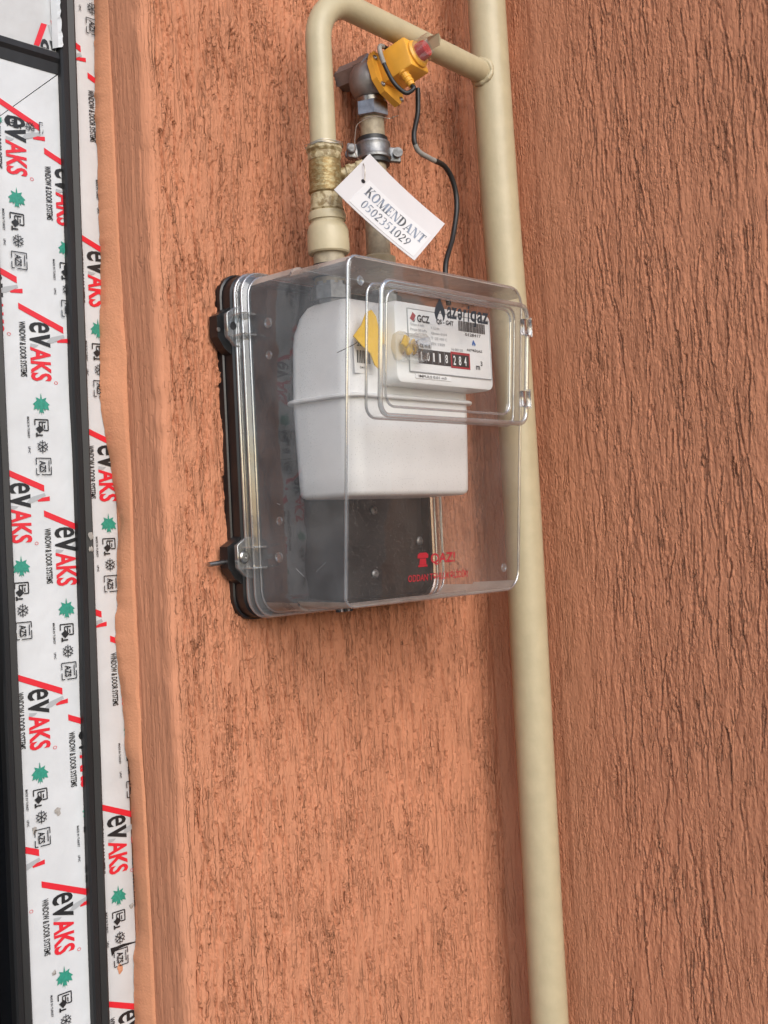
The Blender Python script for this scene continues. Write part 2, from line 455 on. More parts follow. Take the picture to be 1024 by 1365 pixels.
def relief(s, z, off=0.0, rough=1.0):
    """sandy ground under the scratches"""
    s = s + off
    w = s + 0.0050*N2(s/0.034, z/0.060, 0) + 0.0025*N2(s/0.011, z/0.022, 1)
    streak = N2(w/0.0060, z/0.055, 9); lump = N2(w/0.0070, z/0.026, 11); grain = N2(s/0.0034, z/0.0055, 10)
    und = N2(s/0.12, z/0.3, 2); patch = sstep(-0.25, 0.25, N2(s/0.09, z/0.16, 6) + 0.12)
    return rough*(0.0010*lump*(0.3+0.7*patch) + 0.0009*streak) + 0.0009*grain*(0.4+0.6*rough) + 0.0005*streak + 0.0020*und

def grid_mesh(name, pts, nu, nv, mats, parent, midx=None, loc=None):
    """pts: (nv, nu, 3)"""
    me = bpy.data.meshes.new(name)
    co = pts.reshape(-1, 3).astype(np.float32)
    off = v3(parent.location) if parent is not None else v3(loc)
    co = co - off.astype(np.float32)
    i = np.arange(nv-1)[:, None]*nu + np.arange(nu-1)[None, :]
    q = np.stack([i, i+1, i+nu+1, i+nu], -1).reshape(-1, 4)
    me.vertices.add(len(co)); me.vertices.foreach_set('co', co.ravel())
    me.loops.add(q.size); me.loops.foreach_set('vertex_index', q.ravel().astype(np.int32))
    me.polygons.add(len(q)); me.polygons.foreach_set('loop_start', (np.arange(len(q))*4).astype(np.int32))
    me.polygons.foreach_set('loop_total', np.full(len(q), 4, np.int32))
    me.polygons.foreach_set('use_smooth', np.ones(len(q), bool))
    for m in mats: me.materials.append(MATS[m])
    if midx is not None: me.polygons.foreach_set('material_index', midx.astype(np.int32).ravel())
    me.update(calc_edges=True); me.validate()
    o = bpy.data.objects.new(name, me); COL.objects.link(o)
    if parent is not None: o.parent = parent
    else: o.location = tuple(loc)
    return o

# ------------------------------------------------------------------ setting
ground = MB().add(([(-40, -40, 0), (40, -40, 0), (40, 40, 0), (-40, 40, 0)], [(0, 1, 2, 3)]), 'paving').build('ground', smooth=False)
ground['kind'] = 'structure'

XC = 0.552          # inner corner of the two walls
XE = -0.112         # outer edge of the wall at the window reveal
zc = np.concatenate([np.linspace(0.003, 0.5, 40), np.arange(0.502, 2.50, 0.0018), np.linspace(2.53, 3.2, 50)])

def left_wall():
    # profile: reveal from deep to the edge, rounded edge, then the face to the corner
    rv = np.arange(0.115, 0.0145, -0.0016)
    fc = np.arange(XE+0.015, XC+0.02, 0.00112)
    arc = np.linspace(0, 1, 14)[1:-1]
    bx = np.concatenate([np.full(len(rv), XE), XE+0.015-0.015*np.cos(arc*math.pi/2), fc])
    by = np.concatenate([rv, 0.015-0.015*np.sin(arc*math.pi/2), np.zeros(len(fc))])
    nx = np.concatenate([np.full(len(rv), -1.0), -np.cos(arc*math.pi/2), np.zeros(len(fc))])
    ny = np.concatenate([np.zeros(len(rv)), -np.sin(arc*math.pi/2), np.full(len(fc), -1.0)])
    s = np.concatenate([XE-rv, XE-0.0145+0.029*arc, fc])
    S, Zg = np.meshgrid(s, zc)
    rough = sstep(-0.122, -0.103, S + 0.012*N2(Zg/0.02, S*0, 3))
    near = sstep(XC-0.012, XC-0.05, S)
    hh = relief(S, Zg, 0.0, rough*(0.25+0.75*near))
    hh = hh + 0.0007*N2(S/0.0042, Zg/0.11, 4)*(1-rough)*1.3
    k0 = len(s)-len(fc)
    hh[:, k0:] += scratches_on(fc, zc, 3, 11000, (rough*(0.3+0.7*near))[:, k0:], 1.25, 1.25, 0.6, 0.42)
    # the plasterer's edge wanders a little
    wob = 0.005*N2(Zg/0.17, Zg*0+0.3, 5) + 0.0030*N2(Zg/0.022, Zg*0+1.3, 6)*(S > XE-0.02)
    pts = np.stack([bx[None, :] + nx[None, :]*hh + wob*(S < XE+0.02), by[None, :] + ny[None, :]*hh, Zg], -1)
    mi = np.zeros((len(zc)-1, len(s)-1), int); mi[:, :len(rv)+7] = 1
    o = grid_mesh('stucco_wall', pts, len(s), len(zc), ['stucco', 'stucco_reveal'], None, mi, loc=(XE, 0, 0))
    return o
tag(left_wall(), 'terracotta grooved stucco wall carrying the gas meter box beside the window', 'wall')

def right_wall():
    yy = np.concatenate([np.arange(0.02, -0.60, -0.0013), np.linspace(-0.601, -0.62, 4)])
    S, Zg = np.meshgrid(yy, zc)
    d = -S
    rough = 0.10 + 0.90*sstep(0.145, 0.235, d + 0.03*N2(Zg/0.12, d/0.05, 1))
    hh = relief(S*0.95, Zg + 3.7, 5.3, rough)
    m_ = len(yy)-4
    hh[:, :m_] += scratches_on(yy[:m_], zc, 9, 10500, rough[:, :m_], 0.9, 0.68, 1.3, 0.16)
    # trowel step where the smooth corner strip stops
    hh = hh + 0.0012*sstep(0.114, 0.126, d + 0.010*N2(Zg/0.2, d*0, 6) + 0.003*N2(Zg/0.012, d/0.01, 7))
    cove = 0.022*np.clip(1-d/0.05, 0, 1)**2
    pts = np.stack([XC - hh - cove*0.6, S, Zg], -1)
    return grid_mesh('stucco_wall', pts, len(yy), len(zc), ['stucco_fine'], None, loc=(XC, 0, 0))
tag(right_wall(), 'terracotta grooved stucco return wall to the right of the vertical cream gas pipe', 'wall')

# ------------------------------------------------------------------ window
YF = 0.100                                         # plane of the film-covered profiles
win = thing('window', 'window frame wrapped in white printed protective film with black gaskets, at the left edge', 'window', (-0.45, YF, 0.35))
ZT1, ZT0 = 2.116, 2.0925                           # black joint under the transom
def gx(z):                                         # right edge of the long upright gasket
    return -0.1495 - 0.0133*(2.187-z)/1.27
def slab(x0, x1, z0, z1, y0, y1, m):               # y0 front
    c = ((x0+x1)/2, (y0+y1)/2, (z0+z1)/2); return box(c, (x1-x0, y1-y0, z1-z0), bev=min(0.0015, (y1-y0)/4))
jamb = one('jamb', slab(-0.175, XE-0.0005, 0.35, 3.0, YF, YF+0.06, 0), 'film', win)
sill = one('bottom_rail', slab(-1.25, -0.176, 0.35, 0.45, YF, YF+0.06, 0), 'film', win)
trans = one('transom', slab(-1.25, -0.168, ZT1+0.001, 3.0, YF-0.001, YF+0.06, 0), 'film', win)
XI = -0.2705                                       # inner edge of the sash
# sash: upright and rail meet in a mitre
def mitre_piece(poly):
    V = [(x, YF-0.002, z) for x, z in poly] + [(x, YF+0.05, z) for x, z in poly]; k = len(poly)
    Fc = [tuple(range(k-1, -1, -1)), tuple(range(k, 2*k))] + [(i, (i+1) % k, k+(i+1) % k, k+i) for i in range(k)]
    return V, Fc
ZR = 2.008
stile = one('stile', mitre_piece([(XI, 0.455), (-0.1765, 0.455), (-0.1715, ZT0-0.001), (XI, ZR-0.001)]), 'film', win, smooth=False)
rail = one('rail', mitre_piece([(-1.15, ZR), (XI, ZR), (-0.1722, ZT0), (-1.15, ZT0)]), 'film', win, smooth=False)
one('far_stile', slab(-1.25, -1.151, 0.455, 2.09, YF-0.002, YF+0.05, 0), 'film', win)
one('glass_pane', slab(-1.15, XI-0.001, 0.46, ZR, YF+0.020, YF+0.026, 0), 'glass_dark', win)

def gasket(name, path_x, zs, wd, proud):
    """an upright rubber strip, slightly wavy"""
    rings = []
    for i, z in enumerate(zs):
        x = path_x(z) + 0.0014*float(N2(np.array(z/0.21), np.array(0.4), 3)); w = wd*(1+0.16*float(N2(np.array(z/0.10), np.array(1.7), 4)))
        y = YF - proud
        rings.append([(x, YF+0.002, z), (x-0.001, y+0.003, z), (x-w*0.20, y, z), (x-w*0.42, y+0.0025, z), (x-w*0.50, y+0.0035, z), (x-w*0.60, y+0.0015, z), (x-w*0.92, y+0.001, z), (x-w, y+0.004, z), (x-w, YF+0.002, z)])
    return one(name, loft(rings, True, True, closed=True), 'gasket_black', win, angle=28)
zz = np.arange(0.40, 3.0, 0.02)
gasket('gasket', lambda z: gx(z), zz[zz < 2.6], 0.0225, 0.013)
gasket('gasket', lambda z: XI+0.0025, zz[zz < ZR], 0.020, 0.012)
hz = []
for x in np.arange(-1.2, -0.172, 0.03):
    hz.append([(x, YF+0.002, ZT1+0.001), (x, YF-0.006, ZT1), (x, YF-0.0075, ZT1-0.008), (x, YF-0.004, ZT1-0.013), (x, YF-0.003, ZT0-0.003), (x, YF+0.002, ZT0-0.004)])
hz.append([(-0.1705, p[1], p[2]) for p in hz[-1]])
one('transom_gasket', loft(hz, True, True), 'gasket_black', win, angle=28)
# ragged end of the film above the joint
rv_, rf_ = [], []
for k in range(60):
    z = 2.121+0.0035*k
    rv_ += [(-0.1800, YF-0.0022, z), (-0.1768, YF-0.0100, z), (-0.1728+0.0050*float(N2(np.array(z/0.006), np.array(0.3), 5))+0.004*float(N2(np.array(z/0.03), np.array(0.9), 6)), YF-0.0142, z)]
    if k: rf_ += [(3*k-3, 3*k-2, 3*k+1, 3*k), (3*k-2, 3*k-1, 3*k+2, 3*k+1)]
one('film_tear', (rv_, rf_), 'film', trans, smooth=False)

# ---- printing on the film
def logo_mesh():
    """returns [(material, verts2d, faces)] in millimetres, u = reading direction, v = up"""
    L = []
    L.append(('ink_red', np.array([(0, -13), (7.5, -13), (32, 47), (24, 47)]), [(0, 1, 2, 3)]))
    L.append(('ink_red', np.array([(37.5, 54), (40.5, 37), (44, 38), (43, 54)]), [(0, 1, 2, 3)]))
    L.append(('ink_grey', np.array([(33.5, 47), (37, 48.5), (45, 31), (47, 20), (38, 30)]), [(0, 1, 2, 3, 4)]))
    L.append(('ink_grey', np.array([(48, 1), (53.5, 1), (51.5, 9), (49, 12)]), [(0, 1, 2, 3)]))
    V, Fc = text_fit('e', 21, 34, 0, 28, 0.012, 0.0); L.append(('ink_black', V, Fc))
    V, Fc = text_fit('v', 34.5, 51, 0, 28, 0.024, 0.0); L.append(('ink_black', V, Fc))
    V, Fc = text_fit('AKS', 52, 93, 0, 28, 0.030); L.append(('ink_red', V, Fc))
    V, Fc = text_fit('O', 92, 96, 31, 36, -0.005); L.append(('ink_red', V, Fc))
    V, Fc = text_fit('WINDOW & DOOR SYSTEMS', 22, 89, -13.5, -5, 0.022); L.append(('ink_black', V, Fc))
    leaf = [(0, -11), (1.2, -4), (7, -6), (5.5, -2.5), (11, 2), (8.5, 3), (10, 8), (5.5, 6.5), (5, 9), (2.2, 6), (3, 12), (0.5, 9.8), (0, 14),
            (-0.5, 9.8), (-3, 12), (-2.2, 6), (-5, 9), (-5.5, 6.5), (-10, 8), (-8.5, 3), (-11, 2), (-5.5, -2.5), (-7, -6), (-1.2, -4)]
    L.append(('ink_green', np.array([(119.5 + b*1.1, 12 - a*1.05) for a, b in leaf]), [tuple(range(len(leaf)))]))
    k0 = len(L)
    V, Fc = text_fit('MADE IN TURKEY', 124, 150, -8, -5, 0.02); L.append(('ink_black', V, Fc))
    V, Fc = text_fit('UPVC', 160, 168, -8, -5, 0.02); L.append(('ink_black', V, Fc))
    def bar(x0, y0, x1, y1, w=1.3):
        d = np.array([x1-x0, y1-y0], float); d /= np.linalg.norm(d); n = np.array([-d[1], d[0]])*w/2
        a = np.array([x0, y0]); b = np.array([x1, y1])
        L.append(('ink_black', np.array([a-n, b-n, b+n, a+n]), [(0, 1, 2, 3)]))
    # window icon
    for q in ((127, 2, 127, 20), (127, 20, 140, 20), (140, 20, 140, 14), (130, 8, 136, 8), (130, 8, 130, 17), (131, 12, 139, 12), (133, 15, 138, 15), (127, 2, 134, 2)):
        bar(*q, w=1.5)
    L.append(('ink_black', np.array([(138, 3), (144, 8), (139, 14), (134, 9)]), [(0, 1, 2, 3)]))
    bar(143, 4, 148, 4, 2.2); bar(146, 4, 146, 12, 1.8)
    # snow star
    for k in range(6):
        a = math.radians(60*k); bar(160, 11, 160+8*math.cos(a), 11+8*math.sin(a), 1.1)
        for e in (-0.5, 0.5):
            bar(160+4.5*math.cos(a), 11+4.5*math.sin(a), 160+7*math.cos(a+e), 11+7*math.sin(a+e), 0.9)
    # badge
    for q in ((174, 1, 174, 21), (174, 21, 181, 21), (184, 21, 194, 21), (194, 21, 194, 8), (194, 5, 194, 1), (194, 1, 186, 1), (182, 1, 174, 1), (177, 18, 190, 18)):
        bar(*q, w=1.2)
    V, Fc = text_fit('AZS', 177, 191, 5, 14, 0.03); L.append(('ink_black', V, Fc))
    for i in range(k0, len(L)): L[i] = (L[i][0], L[i][1] + np.array([13.0, 0.0]), L[i][2])
    return L
LOGO = logo_mesh()

def put_logo(px, py, parent, xmin, xmax, y, zmin=0.46, zmax=3.0, upright=False, k=1.0):
    """logo whose letters stand on image column px, its bar starting at row py"""
    p = P(px, py, y)
    mb = MB(); base = y - 0.0006
    for i, (m, V, Fc) in enumerate(LOGO):
        yy = base - 0.00004*i
        if upright: W = [(p[0] + a*0.001*k, yy, p[2] + b*0.001*k) for a, b in V]
        else: W = [(p[0] + b*0.00102*k, yy, p[2] - a*0.001*k) for a, b in V]
        mb.add((W, Fc), m)
    bm = bmesh.new(); vs = [bm.verts.new(v) for v in mb.V]
    for f, mi in zip(mb.F, mb.M):
        try: fc = bm.faces.new([vs[i] for i in f]); fc.material_index = mi
        except ValueError: pass
    for co, no in (((xmin, 0, 0), (-1, 0, 0)), ((xmax, 0, 0), (1, 0, 0)), ((0, 0, zmin), (0, 0, -1)), ((0, 0, zmax), (0, 0, 1))):
        bmesh.ops.bisect_plane(bm, geom=bm.verts[:]+bm.edges[:]+bm.faces[:], plane_co=co, plane_no=no, clear_outer=True, dist=1e-6)
    if not bm.faces: bm.free(); return
    bm.verts.index_update()
    V = [tuple(v.co) for v in bm.verts]; Fc = [tuple(v.index for v in f.verts) for f in bm.faces]; Mi = [f.material_index for f in bm.faces]; bm.free()
    mb2 = MB(); mb2.V = V; mb2.F = Fc; mb2.M = Mi; mb2.mats = mb.mats
    mb2.build('printed_logo', parent, smooth=False)

SY = YF-0.002
for px, py in ((4, 128), (71, 200), (-28, 335), (37, 405), (10, 620), (71, 680), (35, 897), (103, 950), (2, 1117), (68, 1171), (45, 1395), (106, 473), (134, 1215)):
    put_logo(px, py, stile, XI, -0.1735, SY, 0.46, ZT0-0.03)
for px, py in ((114, 311), (128, 100), (128, 571), (158, 846), (90, 793), (141, 1068), (156, 1330), (186, 1112), (62, 22), (104, -170)):
    put_logo(px, py, jamb, -0.172, XE, YF)
put_logo(34, 74, trans, -1.2, -0.171, YF-0.001, ZT1+0.003, 2.9, upright=True)
put_logo(-128, 141, rail, -1.1, -0.2, SY, ZR+0.001, ZT0-0.002, upright=True, k=0.92)
put_logo(-170, 26, trans, -1.2, -0.171, YF-0.001, ZT1+0.003, 2.9, upright=True)
# torn slit in the film and mortar spots
sl = [P(x, y, YF)[[0, 2]] for x, y in ((149, 1275), (154, 1267), (164, 1262), (181, 1256))]
sl2 = [P(x, y, YF)[[0, 2]] for x, y in ((181, 1254.5), (164, 1258), (154, 1262), (147, 1264))]
one('film_slit', ([(a, YF-0.0006, b) for a, b in sl+sl2], [tuple(range(8))]), 'ink_black', jamb, smooth=False)
def blot(name, px, py, r, m, parent, y):
    p = P(px, py, y); n = 11
    pts = [(p[0]+r*(0.6+0.7*random.random())*math.cos(2*math.pi*k/n), p[2]+1.2*r*(0.6+0.7*random.random())*math.sin(2*math.pi*k/n)) for k in range(n)]
    V = [(a, y-0.0008, b) for a, b in pts] + [(p[0], y-0.0022, p[2])]
    one(name, (V, [(k, (k+1) % n, n) for k in range(n)]), m, parent, smooth=True)
blot('mortar_spot', 160, 1291, 0.005, 'wall_paint', jamb, YF)
blot('mortar_spot', 175, 1207, 0.003, 'mortar_spot', jamb, YF)
blot('mortar_spot', 158, 1247, 0.0018, 'mortar_spot', jamb, YF)
blot('mortar_spot', 77, 1081, 0.0042, 'mortar_spot', stile, SY)
blot('mortar_spot', 72, 1297, 0.003, 'mortar_spot', stile, SY)
blot('mortar_spot', 46, 1107, 0.004, 'mortar_spot', stile, SY)
blot('mortar_spot', 121, 714, 0.004, 'mortar_spot', jamb, YF-0.0125)
blot('mortar_spot', 121, 732, 0.003, 'mortar_spot', jamb, YF-0.0125)

# painted filler bead that closes the joint between film and reveal, with a ragged edge over the film
def bead():
    edge = [(-200, 118), (0, 125), (140, 126), (250, 130), (330, 133), (480, 133), (530, 132), (560, 137), (620, 147), (680, 157), (700, 159), (720, 156), (770, 156), (850, 153), (900, 158),
            (960, 165), (1000, 166), (1012, 170), (1040, 174), (1060, 174), (1100, 175), (1200, 181), (1240, 183), (1270, 178), (1365, 179), (1600, 186)]
    zs = np.arange(0.42, 2.55, 0.004)
    ez = []; ex = []
    for py, px in edge:
        p = P(px, py, YF); ez.append(p[2]); ex.append(p[0])
    ez = np.array(ez)[::-1]; ex = np.array(ex)[::-1]
    xl = np.interp(zs, ez, ex) + 0.0016*N2(zs/0.018, zs*0, 2) + 0.0022*N2(zs/0.0075, zs*0+3.3, 6)
    nu = 22; t = np.linspace(0, 1, nu)
    pts = np.zeros((len(zs), nu, 3))
    yr = 0.070 + 0.006*N2(zs/0.16, zs*0+2.2, 7)
    for j, tt in enumerate(t):
        # concave fillet from the film to the reveal
        x = xl*(1-tt) + (XE-0.0016)*tt; y = (YF-0.0008)*(1-tt) + yr*tt
        sag = 0.006*math.sin(math.pi*tt)
        fold = 0.0022*np.sin((zs*0.9 + tt*0.035)/0.0165*1.0 + 3*N2(zs/0.09, zs*0, 5))*sstep(0.15, 0.6, tt)*sstep(-0.1, 0.25, N2(zs/0.22, zs*0+0.7, 9))
        if j == 0: sag = 0
        pts[:, j, 0] = x - sag*0.5 + fold*0.5; pts[:, j, 1] = y + sag*0.2 - (0.0012 if j > 0 else 0) - fold*0.5 + 0.0006*N2(zs/0.01, zs*0+tt*9, 1); pts[:, j, 2] = zs
    pts[:, -1, 0] = XE+0.001
    return grid_mesh('filler_bead', pts, nu, len(zs), ['wall_paint'], None, loc=(XE, YF, 0.42))
tag(bead(), 'smooth orange painted strip with ragged edge lapping over the white window film', 'filler strip')

# ------------------------------------------------------------------ gas pipes
YP = -0.095
riser_pts = [P(762, 1780, YP), P(733, 1365, YP), P(712, 980, YP), P(690.5, 590, YP), P(664, 250, YP), P(647, 0, YP), P(632, -260, YP), P(622, -420, YP)]
riser_pts = [(0.5085+0.92*(p[0]-0.5085), YP, p[2]) for p in riser_pts]
pipe = thing('gas_pipe', 'cream painted vertical gas pipe in the corner with a bent branch down to the box', 'pipe', (0.51, YP, 0.0))
rp = [(riser_pts[0][0], YP, 0.002)] + riser_pts
one('riser', tube(spline(rp, 10), 0.0292, 40), 'cream_paint', pipe, angle=60)
XL = 0.1005
bend = []
ztop = 2.2085
R0 = 0.062
bend += [(XL-0.004, YP, z) for z in np.linspace(1.985, ztop-R0, 6)]
for k in range(1, 13):
    a = math.pi/2*k/12
    bend.append((XL-0.004+R0-R0*math.cos(a), YP, ztop-R0+R0*math.sin(a)))
jz = 2.196
rx = float(np.interp(jz, [p[2] for p in riser_pts], [p[0] for p in riser_pts]))
jx = rx-0.004
bend += [(x, YP, ztop+(jz-ztop)*(x-XL-R0)/(jx-XL-R0)) for x in np.linspace(XL+R0+0.02, jx, 10)]
one('branch', tube(bend, 0.0172, 32), 'cream_paint', pipe, angle=60)
# weld seam, lumpy
wv = []; nseg = 36
for i in range(nseg):
    a = 2*math.pi*i/nseg
    yy_, zz_ = 0.0178*math.cos(a), 0.0178*math.sin(a)
    xx_ = rx - math.sqrt(max(1e-9, 0.0292**2 - yy_**2))
    wv.append((xx_-0.0005, YP+yy_, jz-0.0003+zz_))
wr = [0.0038*(0.85+0.5*random.random()) for _ in wv]
one('weld', tube(wv+[wv[0]], wr+[wr[0]], 8, cap=False), 'cream_paint', pipe, angle=80)

# threaded fittings at the lower end of the branch
XF = 0.0975
def ring(z0, prof, m, name, seg=36, parent=pipe, x=XF, y=YP, twist=0): return one(name, lathe((x, y, z0), (0, 0, 1), prof, seg, twist=twist), m, parent, angle=32)
ring(1.8250, [(0, 0.0205), (0.047, 0.0205)], 'nipple_paint', 'nipple')
ring(1.8335, [(0, 0.0205), (0.001, 0.0270), (0.004, 0.0285), (0.008, 0.0280), (0.011, 0.0250), (0.018, 0.0225)], 'black_rubber', 'grommet')
ring(1.8660, [(0, 0.0255), (0.002, 0.0272), (0.012, 0.0276), (0.030, 0.0270), (0.036, 0.0250), (0.040, 0.0222), (0.043, 0.0222), (0.0435, 0.0244), (0.050, 0.0248), (0.0545, 0.0232), (0.0555, 0.0205)], 'cream_paint', 'socket')
ring(1.9205, [(0, 0.0212), (0.003, 0.0226), (0.006, 0.0214), (0.020, 0.0206), (0.024, 0.0202)], 'cream_chipped', 'nut')
ring(1.9440, [(0, 0.0205), (0.002, 0.0225), (0.0055, 0.0228), (0.008, 0.0216), (0.020, 0.0212), (0.030, 0.0218), (0.040, 0.0212), (0.045, 0.0200)], 'brass', 'brass_body')
ring(1.9885, [(0, 0.0205), (0.004, 0.0222), (0.009, 0.0215), (0.013, 0.0240), (0.018, 0.0232), (0.021, 0.0195)], 'cream_chipped', 'nut')
# hemp strands round the thread
for k in range(6):
    z = 2.004+0.003*random.random(); a0 = random.random()*6
    pth = [(XF+(0.0235+0.002*random.random())*math.cos(a0+t*0.5), YP+(0.0235+0.002*random.random())*math.sin(a0+t*0.5), z+0.004*random.random()) for t in range(7)]
    one('hemp_strand', tube(spline(pth, 3), 0.0005, 5), 'wire', pipe)
port = (XF+0.014, YP-0.012, 1.970)
pd = nrm((0.62, -0.70, 0.20))
pt = one('test_port', lathe(port, pd, [(0, 0.008), (0.010, 0.008), (0.0105, 0.0105), (0.016, 0.0108), (0.018, 0.0095), (0.024, 0.0095), (0.0245, 0.0112), (0.034, 0.0118), (0.0345, 0.0085), (0.026, 0.0075)], 20), 'cream_chipped', pipe)

# ------------------------------------------------------------------ valve line
XV, YV = 0.246, -0.050
valve = thing('gas_valve', 'grey gas shut-off valve with yellow actuator box and red button beside the bent pipe', 'valve', (XV, YV, 1.83))
one('pipe_stub', lathe((XV, YV, 1.826), (0, 0, 1), [(0, 0.0172), (0.20, 0.0172), (0.282, 0.0172)], 28), 'nipple_paint', valve)
one('elbow_fitting', lathe((XV, YV, 1.836), (0, 0, 1), [(0, 0.021), (0.003, 0.024), (0.022, 0.024), (0.026, 0.0205), (0.04, 0.0205), (0.044, 0.024), (0.054, 0.024), (0.057, 0.019)], 28), 'cream_paint', valve)
hexnut = one('hex_nut', lathe((XV, YV, 2.090), (0, 0, 1), [(0, 0.0225), (0.0015, 0.0245), (0.020, 0.0245), (0.0215, 0.0225)], 6, twist=0.35), 'steel', valve, angle=20)
one('washer', lathe((XV, YV, 2.110), (0, 0, 1), [(0, 0.0205), (0.007, 0.0215), (0.010, 0.019)], 28), 'steel', valve)
bprof = [(0, 0.018), (0.004, 0.0235), (0.012, 0.0275), (0.024, 0.0295), (0.036, 0.0275), (0.044, 0.0225), (0.050, 0.0170)]
one('valve_body', lathe((XV-0.002, YV, 2.118), (0, 0, 1), bprof, 28), 'valve_alloy', valve, angle=50)
one('outlet', lathe((XV-0.002, YV-0.008, 2.160), (0, 1, 0.0), [(0, 0.0190), (0.003, 0.0215), (0.020, 0.0215), (0.022, 0.0185), (0.060, 0.0185)], 6, twist=0.2), 'valve_alloy', valve, angle=20)
# actuator: flange plate and box on an axis that points outward and a little up
adir = nrm((0.10, -0.93, 0.27)); au = nrm(np.cross(adir, (0, 0, 1))); aw = np.cross(au, adir)   # au ~ -x? kept right-handed
if au[0] < 0: au = -au
aw = nrm(np.cross(adir, au));
if aw[2] < 0: aw = -aw
ac = v3((XV+0.002, YV-0.026, 2.142))
RA = np.stack([au, aw, adir], 1)
def aloc(a, b, c): return ac + au*a + aw*b + adir*c
flp = [(-0.030, 0.016), (-0.018, 0.034), (0.020, 0.030), (0.030, 0.012), (0.026, -0.030), (0.010, -0.043), (-0.020, -0.030), (-0.031, -0.012)]
flV, flF = prism(flp, ac, au, aw, -0.004, 0.005)
fl = one('flange_plate', (flV, flF), 'yellow_plastic', valve, angle=20)
for a, b in ((-0.021, 0.022), (-0.021, -0.020), (0.018, -0.033), (0.020, 0.020)):
    sgn = np.dot(np.cross(au, aw), adir)
    one('screw', lathe(aloc(a, b, 0.004), adir, [(0, 0.0042), (0.0025, 0.0042), (0.003, 0.003), (0.0018, 0.0022)], 12), 'steel', fl)
abox = one('actuator_box', box(aloc(0.004, 0.004, 0.030), (0.044, 0.044, 0.052), RA, 0.003), 'yellow_plastic', valve)
one('collar', lathe(aloc(0.004, 0.004, 0.055), adir, [(0, 0.0195), (0.004, 0.0200), (0.007, 0.0175)], 28), 'yellow_plastic', valve)
btn = one('reset_button', lathe(aloc(0.004, 0.004, 0.058), adir, [(0, 0.0130), (0.012, 0.0128), (0.016, 0.0115), (0.0175, 0.006), (0.0178, 0.001)], 24), 'red_plastic', valve, angle=50)
# clear cap round the button, broken open on one side
cv, cf = [], []
nn = 30
for i in range(nn+1):
    a = 2*math.pi*i/nn + 0.4
    top = 0.083 if i < 20 else 0.068
    top += 0.005*random.random()
    for r, c in ((0.0175, 0.058), (0.0165, top)):
        cv.append(aloc(0.004+r*math.cos(a), 0.004+r*math.sin(a), c))
cf = [(2*i, 2*i+2, 2*i+3, 2*i+1) for i in range(nn)]
one('clear_cap', (cv, cf), 'clear_seal', valve)
shard = [aloc(0.004+0.0165*math.cos(a), 0.004+0.0165*math.sin(a), c) for a, c in ((0.2, 0.070), (0.9, 0.066), (1.3, 0.078), (1.0, 0.094), (0.5, 0.092), (0.1, 0.086))]
one('cap_shard', (shard, [tuple(range(6))]), 'cream_paint', valve, smooth=False)
# strain relief
sr0 = aloc(-0.010, -0.017, 0.036)
sd = nrm(-aw*0.95+adir*0.25)
one('cable_gland', lathe(sr0, sd, [(0, 0.0085), (0.003, 0.0085), (0.0035, 0.0062), (0.009, 0.0058), (0.0095, 0.0066), (0.012, 0.0066), (0.0125, 0.0056), (0.016, 0.0056), (0.0165, 0.0064), (0.019, 0.0064), (0.0195, 0.0052), (0.025, 0.0050)], 14), 'yellow_plastic', valve, angle=25)

# cable: leaves the gland, loops over the box and hangs down to the meter box
g1 = sr0 + sd*0.024
loop = [g1, g1+sd*0.007-au*0.001, aloc(-0.018, -0.050, 0.034), aloc(-0.030, -0.036, 0.028), aloc(-0.033, -0.012, 0.024), aloc(-0.0325, 0.010, 0.022), aloc(-0.027, 0.0275, 0.021), aloc(-0.010, 0.0325, 0.020), aloc(0.016, 0.0320, 0.017),
        aloc(0.0315, 0.022, 0.014), aloc(0.0325, -0.005, 0.016)]
hang = [P(557, 118, -0.085), P(557, 150, -0.085), P(552, 180, -0.088), P(557, 200, -0.089), P(573, 211, -0.090), P(593, 222, -0.088), P(605, 245, -0.086), P(609, 275, -0.086), P(604, 315, -0.092), P(594, 356, -0.105)]
endp = v3(hang[-1]); hang.append((endp[0]-0.002, endp[1]-0.004, 1.822))
cable = thing('signal_cable', 'thin black cable with a grey section running from yellow actuator down to the meter box', 'cable', (hang[-1][0], hang[-1][1], 1.822))
lp = spline(loop, 10)
n = len(lp)
one('cable_length', tube(lp[:int(n*0.46)], 0.0030, 12), 'black_rubber', cable)
one('sleeve', tube(lp[int(n*0.44):int(n*0.68)], 0.0034, 12), 'grey_cable', cable)
one('cable_length', tube(lp[int(n*0.66):], 0.0030, 12), 'black_rubber', cable)
hp = spline(hang, 12); n = len(hp)
one('cable_length', tube(hp[:int(n*0.27)], 0.0037, 12), 'black_rubber', cable)
one('worn_cable_length', tube(hp[int(n*0.26):int(n*0.44)], 0.0037, 12), 'grey_cable', cable)
one('cable_length', tube(hp[int(n*0.43):], 0.0039, 12), 'black_rubber', cable)

